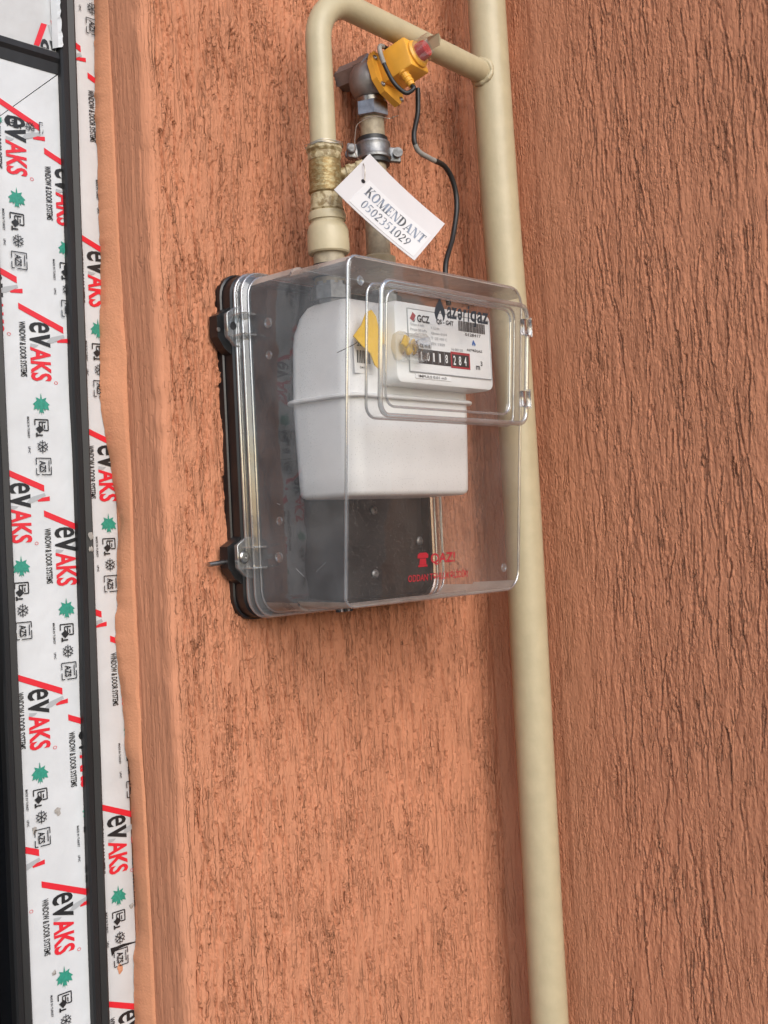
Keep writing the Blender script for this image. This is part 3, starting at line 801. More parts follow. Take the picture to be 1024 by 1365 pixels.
# rubber-lined pipe clamp
ZC = 2.040
clamp = thing('pipe_clamp', 'galvanised rubber-lined pipe clamp with two screws below the yellow valve', 'pipe clamp', (XV, YV, ZC))
cd = nrm((0.05, 0.10, 1.0))
one('rubber_lining', lathe(v3((XV, YV, ZC-0.019)), cd, [(0, 0.0205), (0.001, 0.0225), (0.040, 0.0225), (0.041, 0.0205)], 32), 'black_rubber', clamp)
one('band', lathe(v3((XV, YV, ZC-0.012)), cd, [(0, 0.0228), (0.001, 0.0250), (0.004, 0.0256), (0.007, 0.0242), (0.019, 0.0242), (0.022, 0.0256), (0.025, 0.0250), (0.026, 0.0228)], 32), 'galvanised', clamp)
e1 = nrm((-0.72, 0.62, 0.10))
for sg, nm in ((1, 'ear'), (-1, 'ear')):
    d = e1*sg
    side = nrm(np.cross(d, cd)); Re = np.stack([d, side, cd], 1)
    c = v3((XV, YV, ZC)) + d*0.030
    ear = one('ear', box(c, (0.017, 0.009, 0.022), Re, 0.003), 'galvanised', clamp)
    one('bolt', lathe(c + d*0.003 - side*0.013*1, side, [(0, 0.0050), (0.0015, 0.0068), (0.005, 0.0070), (0.0055, 0.0045), (0.021, 0.0045), (0.0215, 0.0072), (0.026, 0.0072)], 14), 'worn_zinc', ear)

# ------------------------------------------------------------------ hanging tag
tc_ = [P(490, 206, -0.135), P(443, 254, -0.140), P(550, 348, -0.150), P(597, 301, -0.145)]
tO = v3(tc_[1]); tU = v3(tc_[2])-tO; tW = v3(tc_[0])-tO
TL, TH = np.linalg.norm(tU), np.linalg.norm(tW)
tN = nrm(np.cross(tU, tW))
if tN[1] > 0: tN = -tN
def tagp(a, b, d=0.0):
    """a along the length 0..1, b across 0..1"""
    bend_ = 0.0035*(a-0.5)**2*4 + 0.0015*math.sin(b*3)
    return tO + tU*a + tW*b + tN*(d + bend_)
note = thing('hanging_tag', 'white laminated tag with printed name and phone number hanging from the clamp', 'tag', tuple(tagp(0.07, 0.5)))
def tagsheet(a0, a1, b0, b1, d, th, m, name, r=0.02):
    nu_, nv_ = 18, 10
    V = []; Fc = []
    for layer in (d, d-th):
        for j in range(nv_):
            for i in range(nu_):
                V.append(tagp(a0+(a1-a0)*i/(nu_-1), b0+(b1-b0)*j/(nv_-1), layer))
    q = nu_*nv_
    for j in range(nv_-1):
        for i in range(nu_-1):
            k = j*nu_+i
            Fc.append((k, k+1, k+nu_+1, k+nu_)); Fc.append((q+k, q+k+nu_, q+k+nu_+1, q+k+1))
    bd = [i for i in range(nu_)] + [j*nu_+nu_-1 for j in range(1, nv_)] + [(nv_-1)*nu_+i for i in range(nu_-2, -1, -1)] + [j*nu_ for j in range(nv_-2, 0, -1)]
    for i in range(len(bd)):
        a_, b_ = bd[i], bd[(i+1) % len(bd)]
        Fc.append((a_, q+a_, q+b_, b_))
    return one(name, (V, Fc), m, note)
card = tagsheet(0, 1, 0, 1, 0, 0.0009, 'paper', 'card')
tagsheet(0.17, 0.965, 0.04, 0.60, 0.0006, 0.0004, 'paper_inner', 'paper_insert')
hole = [tagp(0.135+0.022*math.cos(k*math.pi/6)*1.0, 0.50+0.022*TL/TH*math.sin(k*math.pi/6), 0.0004) for k in range(12)]
one('punched_hole', (hole, [tuple(range(12))]), 'ink_black', card, smooth=False)

# hand-made bold serif letters
def g_bar(x0, y0, x1, y1, w):          # stroke with horizontal cuts
    return ([(x0-w/2, y0), (x0+w/2, y0), (x1+w/2, y1), (x1-w/2, y1)], [(0, 1, 2, 3)])
def g_rect(x0, y0, x1, y1): return ([(x0, y0), (x1, y0), (x1, y1), (x0, y1)], [(0, 1, 2, 3)])
def g_ring(cx, cy, rx, ry, tx, ty, a0=0, a1=360, n=28):
    V = []; Fc = []
    for k in range(n+1):
        a = math.radians(a0+(a1-a0)*k/n)
        V += [(cx+rx*math.cos(a), cy+ry*math.sin(a)), (cx+(rx-tx)*math.cos(a), cy+(ry-ty)*math.sin(a))]
    for k in range(n): Fc.append((2*k, 2*k+2, 2*k+3, 2*k+1))
    return V, Fc
def g_serif(x, y, w=0.34): return g_rect(x-w/2, y, x+w/2, y+0.05)
T, t_ = 0.19, 0.06
GLY = {
 'K': (0.80, [g_bar(0.18, 0, 0.18, 1, T), g_serif(0.18, 0), g_serif(0.18, 0.95), g_bar(0.24, 0.40, 0.64, 0.97, t_), g_bar(0.38, 0.58, 0.66, 0.02, T), g_serif(0.66, 0, 0.30), g_serif(0.64, 0.95, 0.26)]),
 'O': (0.82, [g_ring(0.39, 0.5, 0.38, 0.52, T, t_)]),
 'M': (1.02, [g_bar(0.13, 0, 0.13, 1, t_), g_bar(0.20, 1, 0.49, 0, T), g_bar(0.50, 0, 0.78, 1, t_), g_bar(0.84, 0, 0.84, 1, T), g_serif(0.13, 0, 0.26), g_serif(0.84, 0), g_serif(0.14, 0.95, 0.24), g_serif(0.86, 0.95, 0.26)]),
 'E': (0.72, [g_bar(0.18, 0, 0.18, 1, T), g_serif(0.18, 0), g_serif(0.18, 0.95), g_rect(0.2, 0, 0.62, 0.06), g_rect(0.2, 0.94, 0.60, 1), g_rect(0.2, 0.48, 0.46, 0.54), g_rect(0.56, 0, 0.62, 0.25), g_rect(0.55, 0.77, 0.60, 1), g_rect(0.42, 0.38, 0.47, 0.64)]),
 'N': (0.84, [g_bar(0.14, 0, 0.14, 1, t_), g_bar(0.18, 1, 0.66, 0, T), g_bar(0.70, 0, 0.70, 1, t_), g_serif(0.14, 0, 0.26), g_serif(0.12, 0.95, 0.24), g_serif(0.70, 0.95, 0.28)]),
 'D': (0.82, [g_bar(0.18, 0, 0.18, 1, T), g_serif(0.18, 0), g_serif(0.18, 0.95), g_ring(0.26, 0.5, 0.48, 0.5, T, t_, -90, 90), g_rect(0.2, 0, 0.27, 0.06), g_rect(0.2, 0.94, 0.27, 1)]),
 'A': (0.82, [g_bar(0.12, 0, 0.38, 1, t_), g_bar(0.66, 0, 0.40, 1, T), g_rect(0.2, 0.30, 0.58, 0.36), g_serif(0.12, 0, 0.24), g_serif(0.66, 0, 0.32)]),
 'T': (0.74, [g_bar(0.36, 0, 0.36, 1, T), g_serif(0.36, 0), g_rect(0.06, 0.94, 0.66, 1), g_rect(0.06, 0.74, 0.11, 1), g_rect(0.61, 0.74, 0.66, 1)]),
 '0': (0.60, [g_ring(0.28, 0.48, 0.26, 0.50, 0.14, 0.05)]),
 '5': (0.60, [g_rect(0.12, 0.86, 0.50, 0.97), g_bar(0.09, 0.50, 0.14, 0.97, 0.06), g_ring(0.22, 0.30, 0.28, 0.31, 0.14, 0.06, -125, 120)]),
 '2': (0.60, [g_ring(0.27, 0.70, 0.22, 0.28, 0.13, 0.06, -20, 170), g_bar(0.08, 0.06, 0.40, 0.62, 0.11), g_rect(0.05, 0, 0.50, 0.11)]),
 '3': (0.60, [g_ring(0.24, 0.74, 0.22, 0.24, 0.13, 0.06, -80, 150), g_ring(0.22, 0.27, 0.28, 0.28, 0.14, 0.06, -130, 95)]),
 '1': (0.56, [g_bar(0.28, 0, 0.28, 0.97, 0.15), g_serif(0.28, 0, 0.36), g_bar(0.12, 0.84, 0.27, 0.95, 0.10)]),
 '9': (0.60, [g_ring(0.27, 0.68, 0.25, 0.30, 0.13, 0.05), g_bar(0.16, 0.0, 0.46, 0.60, 0.12)]),
}
def serif_line(s, a0, a1, b0, b1, d0):
    tot = sum(GLY[c][0] for c in s); x = 0; mb = MB(); i = 0
    for c in s:
        wd, st = GLY[c]
        for V, Fc in st:
            i += 1
            mb.add(([tagp(a0+(a1-a0)*(x+p[0])/tot, b0+(b1-b0)*p[1], d0+0.00003*(i % 9)) for p in V], Fc), 'ink_fade')
        x += wd
    return mb.build('lettering', card, smooth=False)
serif_line('KOMENDANT', 0.215, 0.945, 0.335, 0.52, 0.0009)
serif_line('0502351029', 0.265, 0.86, 0.115, 0.275, 0.0009)

# tie wire from nut to tag
hole_c = tagp(0.135, 0.5, 0.0012)
wp = [hole_c + tN*0.002, hole_c+v3((0.001, -0.001, 0.020)), P(474, 205, -0.11), P(474, 175, -0.085), P(480, 163, -0.078), v3((XV-0.010, YV-0.020, 2.087)), v3((XV+0.016, YV-0.012, 2.085)), v3((XV+0.014, YV+0.014, 2.084)), v3((XV-0.018, YV+0.008, 2.085)), v3((XV-0.014, YV-0.016, 2.086)), v3((XV+0.012, YV-0.022, 2.087)), P(524, 156, -0.08), P(531, 154, -0.08)]
tw = one('tie_wire', tube(spline(wp, 8), 0.0006, 6), 'wire', loc=tuple(hole_c))
tag(tw, 'thin twisted tie wire from the nut under the valve down to the white tag', 'wire')

# ------------------------------------------------------------------ meter box
def yfr(z): return -0.205 - 0.016*(z-1.62)/0.21
mbx = thing('meter_box', 'clear plastic gas meter box with black back plate, mounted on the wall', 'meter box', (0.177, 0, 1.40))
BX0, BX1, BZ0, BZ1 = -0.013, 0.367, 1.398, 1.841
def ringxz(x0, x1, z0, z1, r, y): return [(x, y, z) for x, z in rrect(x0, x1, z0, z1, r)]
bp_r = [ringxz(BX0, BX1, BZ0, BZ1, 0.030, 0.004), ringxz(BX0, BX1, BZ0, BZ1, 0.030, -0.022), ringxz(BX0+0.002, BX1-0.002, BZ0+0.002, BZ1-0.002, 0.029, -0.0245),
        ringxz(BX0+0.008, BX1-0.008, BZ0+0.008, BZ1-0.008, 0.024, -0.0245), ringxz(BX0+0.009, BX1-0.009, BZ0+0.009, BZ1-0.009, 0.024, -0.012)]
plate = one('back_plate', loft(bp_r, True, True), 'black_plastic', mbx, angle=30)
# outer lip of the plate seen from the left
one('plate_lip', loft([ringxz(BX0-0.003, BX1+0.003, BZ0-0.003, BZ1+0.003, 0.032, 0.0035), ringxz(BX0-0.003, BX1+0.003, BZ0-0.003, BZ1+0.003, 0.032, -0.006), ringxz(BX0-0.001, BX1+0.001, BZ0-0.001, BZ1+0.001, 0.031, -0.0075)], False, False), 'black_plastic', plate)

def cring(t, x0, x1, z0, z1, r, y0=-0.05):
    return [(x, y0 + t*(yfr(z)-y0), z) for x, z in rrect(x0, x1, z0, z1, r, 6, max(r, 0.026))]
cb = [cring(0, -0.0045, 0.3585, 1.4055, 1.8335, 0.026), cring(0.40, -0.0030, 0.357, 1.4055, 1.8345, 0.024), cring(0.415, -0.0030, 0.357, 1.4085, 1.8310, 0.022),
      cring(0.96, 0.0, 0.354, 1.4110, 1.8300, 0.015), cring(0.985, 0.0008, 0.3532, 1.4118, 1.8292, 0.0145), cring(1.0, 0.0035, 0.3505, 1.4145, 1.8265, 0.012)]
HX0, HX1, HZ0, HZ1 = 0.0295, 0.331, 1.6375, 1.8000
hole_ring = [(x, yfr(z), z) for x, z in rrect(HX0+0.004, HX1-0.004, HZ0+0.004, HZ1-0.004, 0.014)]
cvV, cvF = loft(cb + [hole_ring])
cm = MB()
for m_ in ('cover_clear', 'cover_side_glare', 'cover_dusty'): cm.mats.append(m_)
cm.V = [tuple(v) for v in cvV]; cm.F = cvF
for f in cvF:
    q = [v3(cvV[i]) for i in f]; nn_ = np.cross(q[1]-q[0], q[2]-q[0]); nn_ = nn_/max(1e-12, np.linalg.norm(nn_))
    cm.M.append(2 if abs(nn_[2]) > 0.6 else (1 if (abs(nn_[0]) > 0.6 and q[0][0] < 0.1) else 0))  # left side takes the veil with the painted reflection
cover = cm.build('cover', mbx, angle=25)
# stacked sealing lips of the cover
one('sealing_lip', loft([ringxz(-0.010, 0.364, 1.4005, 1.8385, 0.029, -0.0255), ringxz(-0.0125, 0.3665, 1.3985, 1.8405, 0.030, -0.0275), ringxz(-0.0125, 0.3665, 1.3985, 1.8405, 0.030, -0.0345), ringxz(-0.0095, 0.3635, 1.4010, 1.8380, 0.029, -0.0360),
     ringxz(-0.0095, 0.3635, 1.4010, 1.8380, 0.029, -0.0400), ringxz(-0.0115, 0.3655, 1.3995, 1.8395, 0.030, -0.0412), ringxz(-0.0115, 0.3655, 1.3995, 1.8395, 0.030, -0.0450), ringxz(-0.0060, 0.360, 1.4042, 1.8350, 0.027, -0.0475), ringxz(-0.0045, 0.3585, 1.4055, 1.8335, 0.026, -0.0500)]), 'clear_edge', cover, angle=25)
# thicker edges where the sheet is folded
def bead_ring(t, x0, x1, z0, z1, r, rad, name):
    pts = cring(t, x0, x1, z0, z1, r); return one(name, tube(pts+[pts[0]], rad, 8, cap=False), 'clear_bright', cover, angle=80)
bead_ring(0.985, 0.0010, 0.3530, 1.4120, 1.8290, 0.0145, 0.0019, 'edge_bead')
for xx0, zz0, yy0, rd in ((-0.0125, 1.3985, -0.0310, 0.0019), (-0.0115, 1.3995, -0.0430, 0.0016), (-0.0060, 1.4042, -0.0490, 0.0012)):
    pts = ringxz(xx0, 0.354-xx0, zz0, 3.239-zz0, 0.030, yy0)
    one('lip_bead', tube(pts+[pts[0]], rd, 8, cap=False), 'clear_bright', cover, angle=80)
for z in (1.409, 1.8315):
    pts = [(x, -0.05+0.41*(yfr(z)+0.05), z) for x in np.linspace(0.018, 0.335, 12)]
    one('step_bead', tube(pts, 0.0016, 6), 'clear_edge', cover)
# hatch
HD = 0.026
def hring(x0, x1, z0, z1, r, d): return [(x, yfr(z)-d, z) for x, z in rrect(x0, x1, z0, z1, r)]
hatch = one('hatch', loft([hring(HX0, HX1, HZ0, HZ1, 0.016, 0.0006), hring(HX0+0.001, HX1-0.001, HZ0+0.001, HZ1-0.001, 0.016, HD*0.85), hring(HX0+0.004, HX1-0.004, HZ0+0.004, HZ1-0.004, 0.014, HD),
     hring(HX0+0.009, HX1-0.038, HZ0+0.011, HZ1-0.0095, 0.016, HD), hring(HX0+0.012, HX1-0.042, HZ0+0.014, HZ1-0.0125, 0.015, HD-0.005)], False, True), 'hatch_clear', mbx, angle=25)
hatch.data.materials.append(MATS['cover_side_glare'])
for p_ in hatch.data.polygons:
    if p_.normal.x < -0.6: p_.material_index = 1  # left-facing hatch faces get the pale veil as painted glassy shine
for rr_, d_, rad in (((HX0+0.0015, HX1-0.0015, HZ0+0.0015, HZ1-0.0015, 0.0155), HD*0.93, 0.0033), ((HX0+0.0005, HX1-0.0005, HZ0+0.0005, HZ1-0.0005, 0.016), 0.002, 0.0018), ((HX0+0.011, HX1-0.040, HZ0+0.0125, HZ1-0.0110, 0.0155), HD-0.002, 0.0016)):
    pts = hring(*rr_, d_)
    one('edge_bead', tube(pts+[pts[0]], rad, 8, cap=False), 'clear_bright', hatch, angle=80)
for zh in (1.769, 1.672):
    R_ = np.eye(3)
    c = (HX1-0.010, yfr(zh)-HD-0.002, zh)
    hg = one('hinge', box(c, (0.018, 0.008, 0.022), None, 0.0025), 'clear_solid', hatch)
    one('hinge_pin', tube([(HX1-0.004, yfr(zh)-HD-0.004, zh-0.013), (HX1-0.004, yfr(zh)-HD-0.004, zh+0.013)], 0.0035, 10), 'clear_solid', hg)
# company print on the hatch
HP = HD-0.0056+0.001
def hfn(d, da=0.0, db=0.0, k=1.0): return lambda a, b: (a+da, yfr(b+db)-d, b+db)
pr = MB()
V, Fc = text_fit('az', 0.1525, 0.1725, 1.7585, 1.7735, 0.025); pr.add2d((V, Fc), 'ink_slate', hfn(HP, 0.006, 0.0075))
V, Fc = text_fit('e', 0, 1, 0, 1, 0.025); V = np.array([(0.1740+0.0095*(1-a), 1.7585+0.0150*(1-b)) for a, b in V]); pr.add2d((V, Fc), 'ink_slate', hfn(HP, 0.006, 0.0075))
V, Fc = text_fit('r', 0.1860, 0.1925, 1.7585, 1.7735, 0.025); pr.add2d((V, Fc), 'ink_slate', hfn(HP, 0.006, 0.0075))
V, Fc = text_fit('i', 0.1950, 0.1982, 1.7585, 1.7790, 0.025); pr.add2d((V, Fc), 'ink_slate', hfn(HP, 0.006, 0.0075))
V, Fc = text_fit('q', 0.2005, 0.2130, 1.7530, 1.7735, 0.025); pr.add2d((V, Fc), 'ink_slate', hfn(HP, 0.006, 0.0075))
V, Fc = text_fit('az', 0.2150, 0.2390, 1.7585, 1.7735, 0.025); pr.add2d((V, Fc), 'ink_slate', hfn(HP, 0.006, 0.0075))
fl_o = [(0.1365, 1.7840), (0.1395, 1.7800), (0.1430, 1.7745), (0.1475, 1.7690), (0.1490, 1.7630), (0.1475, 1.7570), (0.1440, 1.7530), (0.1445, 1.7585), (0.1420, 1.7620), (0.1390, 1.7670),
        (0.1355, 1.7615), (0.1335, 1.7570), (0.1345, 1.7525), (0.1300, 1.7560), (0.1275, 1.7625), (0.1290, 1.7695), (0.1320, 1.7745), (0.1350, 1.7785)]
pr.add2d((fl_o, [(0, 1, 2, 3, 9, 15, 16, 17), (3, 4, 5, 6, 7, 8, 9), (9, 10, 11, 12, 13, 14, 15)]), 'ink_slate', hfn(HP, 0.006, 0.0075))
pr.build('company_print', hatch, smooth=False)
# warning print low on the front
wr_ = MB(); WD = 0.0008
V, Fc = text_fit('QAZ!', 0.1560, 0.2060, 1.4545, 1.4700, 0.02); wr_.add2d((V, Fc), 'ink_darkred', hfn(WD))
V, Fc = text_fit('ODDAN TƏHLÜKƏLİDİR!', 0.1120, 0.2340, 1.4355, 1.4470, 0.012); wr_.add2d((V, Fc), 'ink_darkred', hfn(WD))
for pl in ([(0.1310, 1.4535), (0.1500, 1.4535), (0.1490, 1.4560), (0.1320, 1.4560)], [(0.1335, 1.4562), (0.1475, 1.4562), (0.1465, 1.4640), (0.1345, 1.4640)], [(0.1300, 1.4645), (0.1510, 1.4645), (0.1510, 1.4690), (0.1470, 1.4715), (0.1340, 1.4715), (0.1300, 1.4690)]):
    wr_.add2d((pl, [tuple(range(len(pl)))]), 'ink_darkred', hfn(WD))
wr_.build('warning_print', cover, smooth=False)

# latches on the left side
def latch(zc_, screw):
    ye = -0.031
    # ear of the back plate
    poly = [(BX0+0.004, zc_+0.030), (BX0-0.012, zc_+0.020), (BX0-0.022, zc_+0.015), (BX0-0.022, zc_-0.012), (BX0-0.012, zc_-0.026), (BX0+0.004, zc_-0.036)]
    V, Fc = prism(poly, (0, 0, 0), (1, 0, 0), (0, 0, 1), 0.006, 0.021)
    one('plate_ear', (V, Fc), 'black_plastic', plate, angle=20)
    # clear tab of the cover
    y0 = 0.0285
    poly = [(BX0+0.006, zc_+0.026), (BX0-0.004, zc_+0.024), (BX0-0.017, zc_+0.016), (BX0-0.017, zc_-0.012), (BX0-0.004, zc_-0.024), (BX0+0.006, zc_-0.026)]
    V, Fc = prism(poly, (0, 0, 0), (1, 0, 0), (0, 0, 1), y0, y0+0.006)
    tab = one('latch_tab', (V, Fc), 'clear_edge', cover, angle=20)
    out = poly + [poly[0]]
    one('tab_rim', tube([(a, -y0-0.006, b) for a, b in poly], 0.0011, 6), 'clear_edge', tab)
    for dz in (0.013, -0.013):
        one('tab_rib', box((BX0-0.003, -0.047, zc_+dz), (0.020, 0.030, 0.0025), None, 0.0006), 'clear_edge', tab)
    one('boss', lathe((-0.0035, -0.082, zc_-0.001), (-1, 0, 0), [(0, 0.0065), (0.0015, 0.0065), (0.002, 0.005), (0.0008, 0.0035)], 16), 'clear_edge', tab)
    c = (BX0-0.0075, -0.0348, zc_+0.001)
    if screw:
        sc = one('screw', lathe(c, (0, -1, 0), [(0, 0.0078), (0.002, 0.0078), (0.0035, 0.006), (0.0036, 0.0024), (0.0018, 0.0022)], 18), 'steel', tab)
        one('pin', tube([(BX0-0.016, -0.012, zc_-0.004), (BX0-0.047, -0.013, zc_-0.006)], 0.0032, 10), 'steel', plate)
    else:
        one('tab_hole', lathe(c, (0, -1, 0), [(0, 0.0052), (0.0004, 0.0052)], 16), 'ink_black', tab)
        one('tab_hole', lathe((BX0-0.021, -0.0212, zc_-0.003), (0, -1, 0), [(0, 0.0028), (0.0012, 0.0028)], 12), 'steel', plate)
latch(1.7690, False)
latch(1.4760, True)
# little moulded bosses and the screws that hold the plate
for y, z in ((-0.080, 1.728), (-0.085, 1.520)):
    one('boss', lathe((-0.0028, y, z), (-1, 0, 0), [(0, 0.0055), (0.001, 0.0055), (0.0016, 0.0042), (0.0006, 0.003)], 14), 'clear_edge', cover)
for x, z in ((0.315, 1.443), (0.020, 1.800)):
    one('boss', lathe((x, yfr(z), z), (0, -1, 0), [(0, 0.006), (0.001, 0.006), (0.0016, 0.0045), (0.0006, 0.003)], 14), 'clear_edge', cover)
for px, py in ((499, 680), (501, 765), (574, 720)):
    p = P(px, py, -0.0135)
    if p[0] > 0.352: p = v3((0.350, -0.0135, p[2]))
    one('plate_screw', lathe((p[0], -0.0118, p[2]), (0, -1, 0), [(0, 0.0068), (0.0015, 0.0068), (0.0035, 0.0045), (0.0036, 0.002), (0.0022, 0.0018)], 16), 'galvanised', plate)
rs = random.Random(21)
for k in range(3):
    x0 = rs.uniform(0.03, 0.33); z0 = rs.uniform(1.43, 1.60); ln = rs.uniform(0.008, 0.03); an = rs.uniform(-1.2, 1.2)
    pth = [(x0+ln*t*math.cos(an), yfr(z0+ln*t*math.sin(an))-0.0004, z0+ln*t*math.sin(an)) for t in (0, 0.5, 1)]
    one('scratch', tube(pth, 0.00014, 4), 'ink_grey', cover)
for k in range(3):
    y0 = rs.uniform(-0.17, -0.07); z0 = rs.uniform(1.45, 1.60); ln = rs.uniform(0.006, 0.02); an = rs.uniform(-1.2, 1.2)
    pth = [(-0.0042+0.00002*t, y0-ln*t*math.cos(an), z0+ln*t*math.sin(an)) for t in (0, 0.5, 1)]
    one('scratch', tube(pth, 0.00014, 4), 'ink_grey', cover)
# cable gland hole debris: bits of foam under the front edge
for k in range(5):
    one('plate_foot', box((0.002+0.005*k, yfr(1.41)+0.012+0.004*random.random(), 1.4085), (0.004, 0.006, 0.004), None, 0.001), 'black_plastic' if k % 2 == 0 else 'clear_edge', cover)

# ------------------------------------------------------------------ gas meter inside
MX0, MX1, MY0, MY1, MZ0, MZ1 = 0.052, 0.296, -0.050, -0.166, 1.546, 1.800
meter = thing('gas_meter', 'white gas meter with numbered dial inside the clear plastic box', 'gas meter', ((MX0+MX1)/2, -0.10, MZ0))
def mring(i, z, r):
    out = []
    for x, y in rrect(MX0+i, MX1-i, MY1+i, MY0-i, max(0.006, r-i*0.6), 9): out.append((x, y, z))
    return out
ZS = 1.672; RM_ = 0.024
low = [mring(0.020, MZ0, RM_), mring(0.008, MZ0+0.0006, RM_), mring(0.004, MZ0+0.003, RM_), mring(0.002, MZ0+0.007, RM_), mring(0.001, MZ0+0.030, RM_), mring(-0.0015, ZS, RM_)]
one('lower_shell', loft(low, True, False), 'enamel', meter, angle=50)
hi_ = [mring(-0.0015, ZS, RM_), mring(0.001, MZ1-0.055, RM_), mring(0.003, MZ1-0.040, RM_), mring(0.010, MZ1-0.018, RM_), mring(0.019, MZ1-0.005, RM_), mring(0.026, MZ1-0.001, RM_), mring(0.032, MZ1, RM_)]
one('upper_shell', loft(hi_, False, True), 'enamel', meter, angle=50)
sm = [mring(-0.0080, ZS-0.0022, RM_+0.004), mring(-0.0092, ZS-0.0008, RM_+0.004), mring(-0.0092, ZS+0.0016, RM_+0.004), mring(-0.0075, ZS+0.0028, RM_+0.004), mring(0.0, ZS+0.0030, RM_)]
one('crimped_seam', loft([mring(0.0, ZS-0.0022, RM_)] + sm), 'enamel', meter, angle=40)
for x, y in ((XF, YP), (XV-0.045, -0.092)):
    one('connector', lathe((x, y, MZ1-0.002), (0, 0, 1), [(0, 0.021), (0.006, 0.0225), (0.007, 0.0265), (0.024, 0.0265), (0.025, 0.022), (0.030, 0.022)], 8), 'galvanised', meter, angle=25)
# dial housing
DX0, DX1, DZ0, DZ1 = 0.102, 0.3035, 1.686, 1.7905
DY = -0.199
hs = [[(x, -0.160, z) for x, z in rrect(DX0, DX1, DZ0, DZ1, 0.010)], [(x, DY+0.006, z) for x, z in rrect(DX0, DX1, DZ0, DZ1, 0.010)], [(x, DY+0.001, z) for x, z in rrect(DX0+0.0015, DX1-0.0015, DZ0+0.0015, DZ1-0.0015, 0.009)],
      [(x, DY, z) for x, z in rrect(DX0+0.004, DX1-0.004, DZ0+0.004, DZ1-0.004, 0.007)]]
hous = one('dial_housing', loft(hs, True, True), 'enamel', meter, angle=40)
one('lip', box((DX1+0.002, -0.186, 1.732), (0.007, 0.012, 0.016), None, 0.001), 'enamel', hous)
PX0, PX1, PZ0, PZ1 = 0.1255, 0.2965, 1.7015, 1.7815
dial = one('dial_plate', box(((PX0+PX1)/2, DY-0.0008, (PZ0+PZ1)/2), (PX1-PX0, 0.0016, PZ1-PZ0), None, 0.0003), 'label_white', meter)
one('dial_frame', tube([(PX0, DY-0.0012, PZ0), (PX1, DY-0.0012, PZ0), (PX1, DY-0.0012, PZ1), (PX0, DY-0.0012, PZ1), (PX0, DY-0.0012, PZ0)], 0.0009, 6, cap=False), 'ink_grey', dial, smooth=False)
dp = MB(); YD = DY-0.0022
def dfn(k=0): return lambda a, b: (PX0+a*(PX1-PX0), YD-0.00004*k, PZ0+b*(PZ1-PZ0))
dp.add2d(text_fit('GCZ', 0.105, 0.25, 0.80, 0.92, 0.03), 'ink_slate', dfn())
dp.add2d(([(0.02, 0.84), (0.055, 0.95), (0.09, 0.90), (0.06, 0.80)], [(0, 1, 2, 3)]), 'ink_darkred', dfn())
dp.add2d(([(0.035, 0.79), (0.06, 0.795), (0.085, 0.86), (0.07, 0.79)], [(0, 1, 2, 3)]), 'ink_slate', dfn(1))
dp.add2d(text_fit('QS - G4T', 0.33, 0.54, 0.81, 0.90, 0.03), 'ink_slate', dfn())
for i, (s_, x0, x1, y) in enumerate((('Qmax 6 m/h', 0.02, 0.18, 0.73), ('Pmax 50 kPa', 0.02, 0.21, 0.65), ('V 1.2 dm', 0.26, 0.36, 0.72), ('Qmin 0.04', 0.26, 0.45, 0.63), ('T -25 +55 C', 0.26, 0.45, 0.55), ('EN 1359', 0.26, 0.42, 0.46), ('2018', 0.13, 0.19, 0.52), ('N 00128', 0.50, 0.64, 0.41))):
    dp.add2d(text_fit(s_, x0, x1, y, y+0.045, 0.005), 'ink_grey', dfn())
x = 0.60; random.seed(11)
while x < 0.93:
    w_ = random.choice((0.004, 0.007, 0.011)); dp.add2d(([(x, 0.76), (x+w_, 0.76), (x+w_, 0.93), (x, 0.93)], [(0, 1, 2, 3)]), 'ink_black', dfn()); x += w_+random.choice((0.004, 0.006))
dp.add2d(text_fit('0128417', 0.68, 0.88, 0.69, 0.74, 0.01), 'ink_black', dfn())
dp.add2d(([(0.76, 0.56), (0.78, 0.64), (0.81, 0.56), (0.795, 0.53), (0.785, 0.58), (0.775, 0.53)], [(0, 1, 5), (1, 2, 3, 4), (1, 4, 5)]), 'ink_blue', dfn())
dp.add2d(text_fit('AZƏRİQAZ', 0.69, 0.89, 0.43, 0.49, 0.02), 'ink_slate', dfn())
dp.add2d(text_fit('CE M18', 0.12, 0.24, 0.40, 0.46, 0.03), 'ink_black', dfn())
def drect(x0, x1, y0, y1, m, k): dp.add2d(([(x0, y0), (x1, y0), (x1, y1), (x0, y1)], [(0, 1, 2, 3)]), m, dfn(k))
drect(0.10, 0.485, 0.145, 0.375, 'ink_black', 0)
drect(0.485, 0.725, 0.125, 0.395, 'ink_darkred', 0)
drect(0.50, 0.71, 0.155, 0.355, 'ink_black', 2)
for i, c in enumerate('10118'):
    dp.add2d(text_fit(c, 0.125+i*0.073, 0.125+i*0.073+(0.03 if c != '1' else 0.016), 0.19, 0.33, 0.01), 'label_white', dfn(4))
    if i: drect(0.114+i*0.073, 0.1165+i*0.073, 0.155, 0.365, 'ink_grey', 4)
for i, c in enumerate('284'): dp.add2d(text_fit(c, 0.515+i*0.067, 0.545+i*0.067, 0.18, 0.33, 0.01), 'label_white', dfn(4))
dp.add2d(text_fit('m', 0.80, 0.85, 0.14, 0.21, 0.02), 'ink_slate', dfn()); dp.add2d(text_fit('3', 0.86, 0.885, 0.21, 0.29, 0.02), 'ink_slate', dfn())
dp.build('dial_print', dial, smooth=False)
st = MB(); st.add(box((0.172, DY-0.0006, 1.6965), (0.072, 0.0012, 0.0055)), 'label_white')
st.add2d(text_fit('IMPULS 0.01 m3', 0.142, 0.198, 1.6948, 1.6982, 0.01), 'ink_black', lambda a, b: (a, DY-0.0016, b))
st.build('sticker', meter, smooth=False)
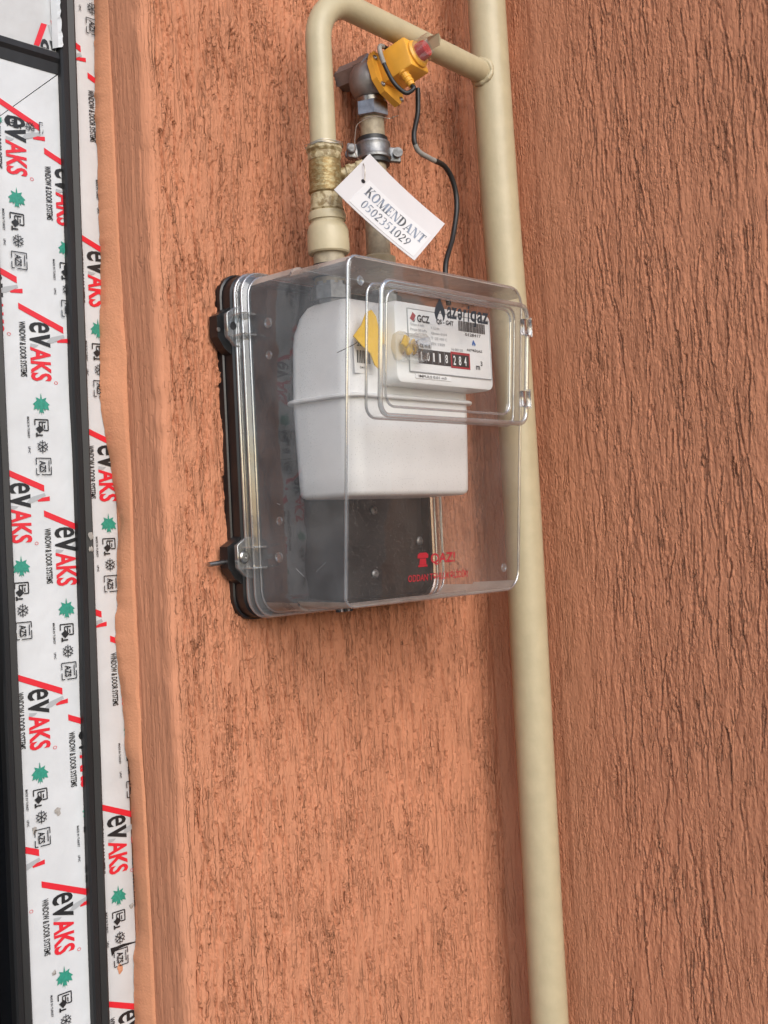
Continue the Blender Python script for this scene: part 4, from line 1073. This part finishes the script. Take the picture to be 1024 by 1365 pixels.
# barcode sticker on the body
bs = MB(); bs.add(box((0.075, MY1-0.0006, 1.722), (0.032, 0.0012, 0.046), None, 0.0003), 'label_white')
x = 0.0635; random.seed(5)
while x < 0.086:
    w_ = random.choice((0.0008, 0.0014, 0.0022)); bs.add(([(x, MY1-0.0016, 1.712), (x+w_, MY1-0.0016, 1.712), (x+w_, MY1-0.0016, 1.728), (x, MY1-0.0016, 1.728)], [(0, 1, 2, 3)]), 'ink_black'); x += w_+0.0012
bs.add2d(text_fit('2018', 0.064, 0.086, 1.733, 1.7385, 0.02), 'ink_black', lambda a, b: (a, MY1-0.0016, b))
bs.add2d(text_fit('0417', 0.068, 0.082, 1.705, 1.708, 0.01), 'ink_black', lambda a, b: (a, MY1-0.0016, b))
bs.build('barcode_sticker', meter, smooth=False)

# ------------------------------------------------------------------ seals hanging inside
seal = thing('security_seal', 'yellow flag seal with clear plug on a thin wire in front of the meter', 'seal', (0.105, -0.19, 1.715))
def flagp(a, b): return (a, -0.180-0.006*math.sin((a-0.05)*70)*0.5-0.16*max(0, a-0.086)**1.0*0.25, b)
yp = [(0.047, 1.742), (0.060, 1.757), (0.068, 1.773), (0.078, 1.777), (0.087, 1.770), (0.092, 1.756), (0.106, 1.750), (0.113, 1.741), (0.098, 1.736), (0.092, 1.722), (0.089, 1.704), (0.080, 1.708), (0.072, 1.722), (0.060, 1.730)]
fv = [flagp(a, b) for a, b in yp] + [flagp(0.080, 1.742)] + [tuple(v3(flagp(a, b))+v3((0, 0.0016, 0))) for a, b in yp]
ng = len(yp)
ff = [(k, (k+1) % ng, ng) for k in range(ng)] + [(k, (k+1) % ng, ng+1+(k+1) % ng, ng+1+k) for k in range(ng)]
one('flag', (fv, ff), 'seal_yellow', seal, smooth=False)
pc = v3((0.128, -0.2045, 1.731))
cl = one('clear_plug', lathe(pc+v3((-0.028, 0, 0)), (1, -0.12, 0), [(0, 0.012), (0.001, 0.0185), (0.004, 0.0190), (0.005, 0.0175), (0.030, 0.0175), (0.031, 0.0190), (0.040, 0.0190), (0.0412, 0.017), (0.0415, 0.012), (0.034, 0.010), (0.033, 0.004)], 12), 'clear_seal', seal, angle=20)
for k, (dx, dz_, ry, sx, sz) in enumerate(((-0.018, 0.006, 0.5, 0.010, 0.014), (-0.010, -0.004, -0.6, 0.012, 0.010), (-0.002, 0.004, 0.9, 0.007, 0.016), (0.006, -0.001, -0.3, 0.005, 0.012))):
    cr, sr_ = math.cos(ry), math.sin(ry)
    Rk = np.array([[cr, 0, sr_], [0, 1, 0], [-sr_, 0, cr]])
    one('yellow_insert', box(pc+v3((dx, -0.004+0.002*k, dz_)), (sx, 0.004, sz), Rk, 0.0012), 'seal_yellow', seal)
one('plug_core', lathe(pc+v3((-0.020, 0.003, 0)), (1, -0.12, 0), [(0, 0.006), (0.004, 0.009), (0.008, 0.006), (0.018, 0.007), (0.022, 0.010), (0.026, 0.006)], 8), 'clear_solid', seal, angle=20)
one('seal_wire', tube(spline([(0.062, -0.180, 1.742), (0.050, -0.178, 1.733), (0.036, -0.174, 1.726), (0.030, -0.166, 1.722)], 6), 0.0005, 5), 'dark_metal', seal)
one('seal_wire', tube(spline([(0.118, -0.185, 1.775), (0.109, -0.182, 1.764), (0.104, -0.182, 1.752)], 6), 0.0005, 5), 'dark_metal', seal)
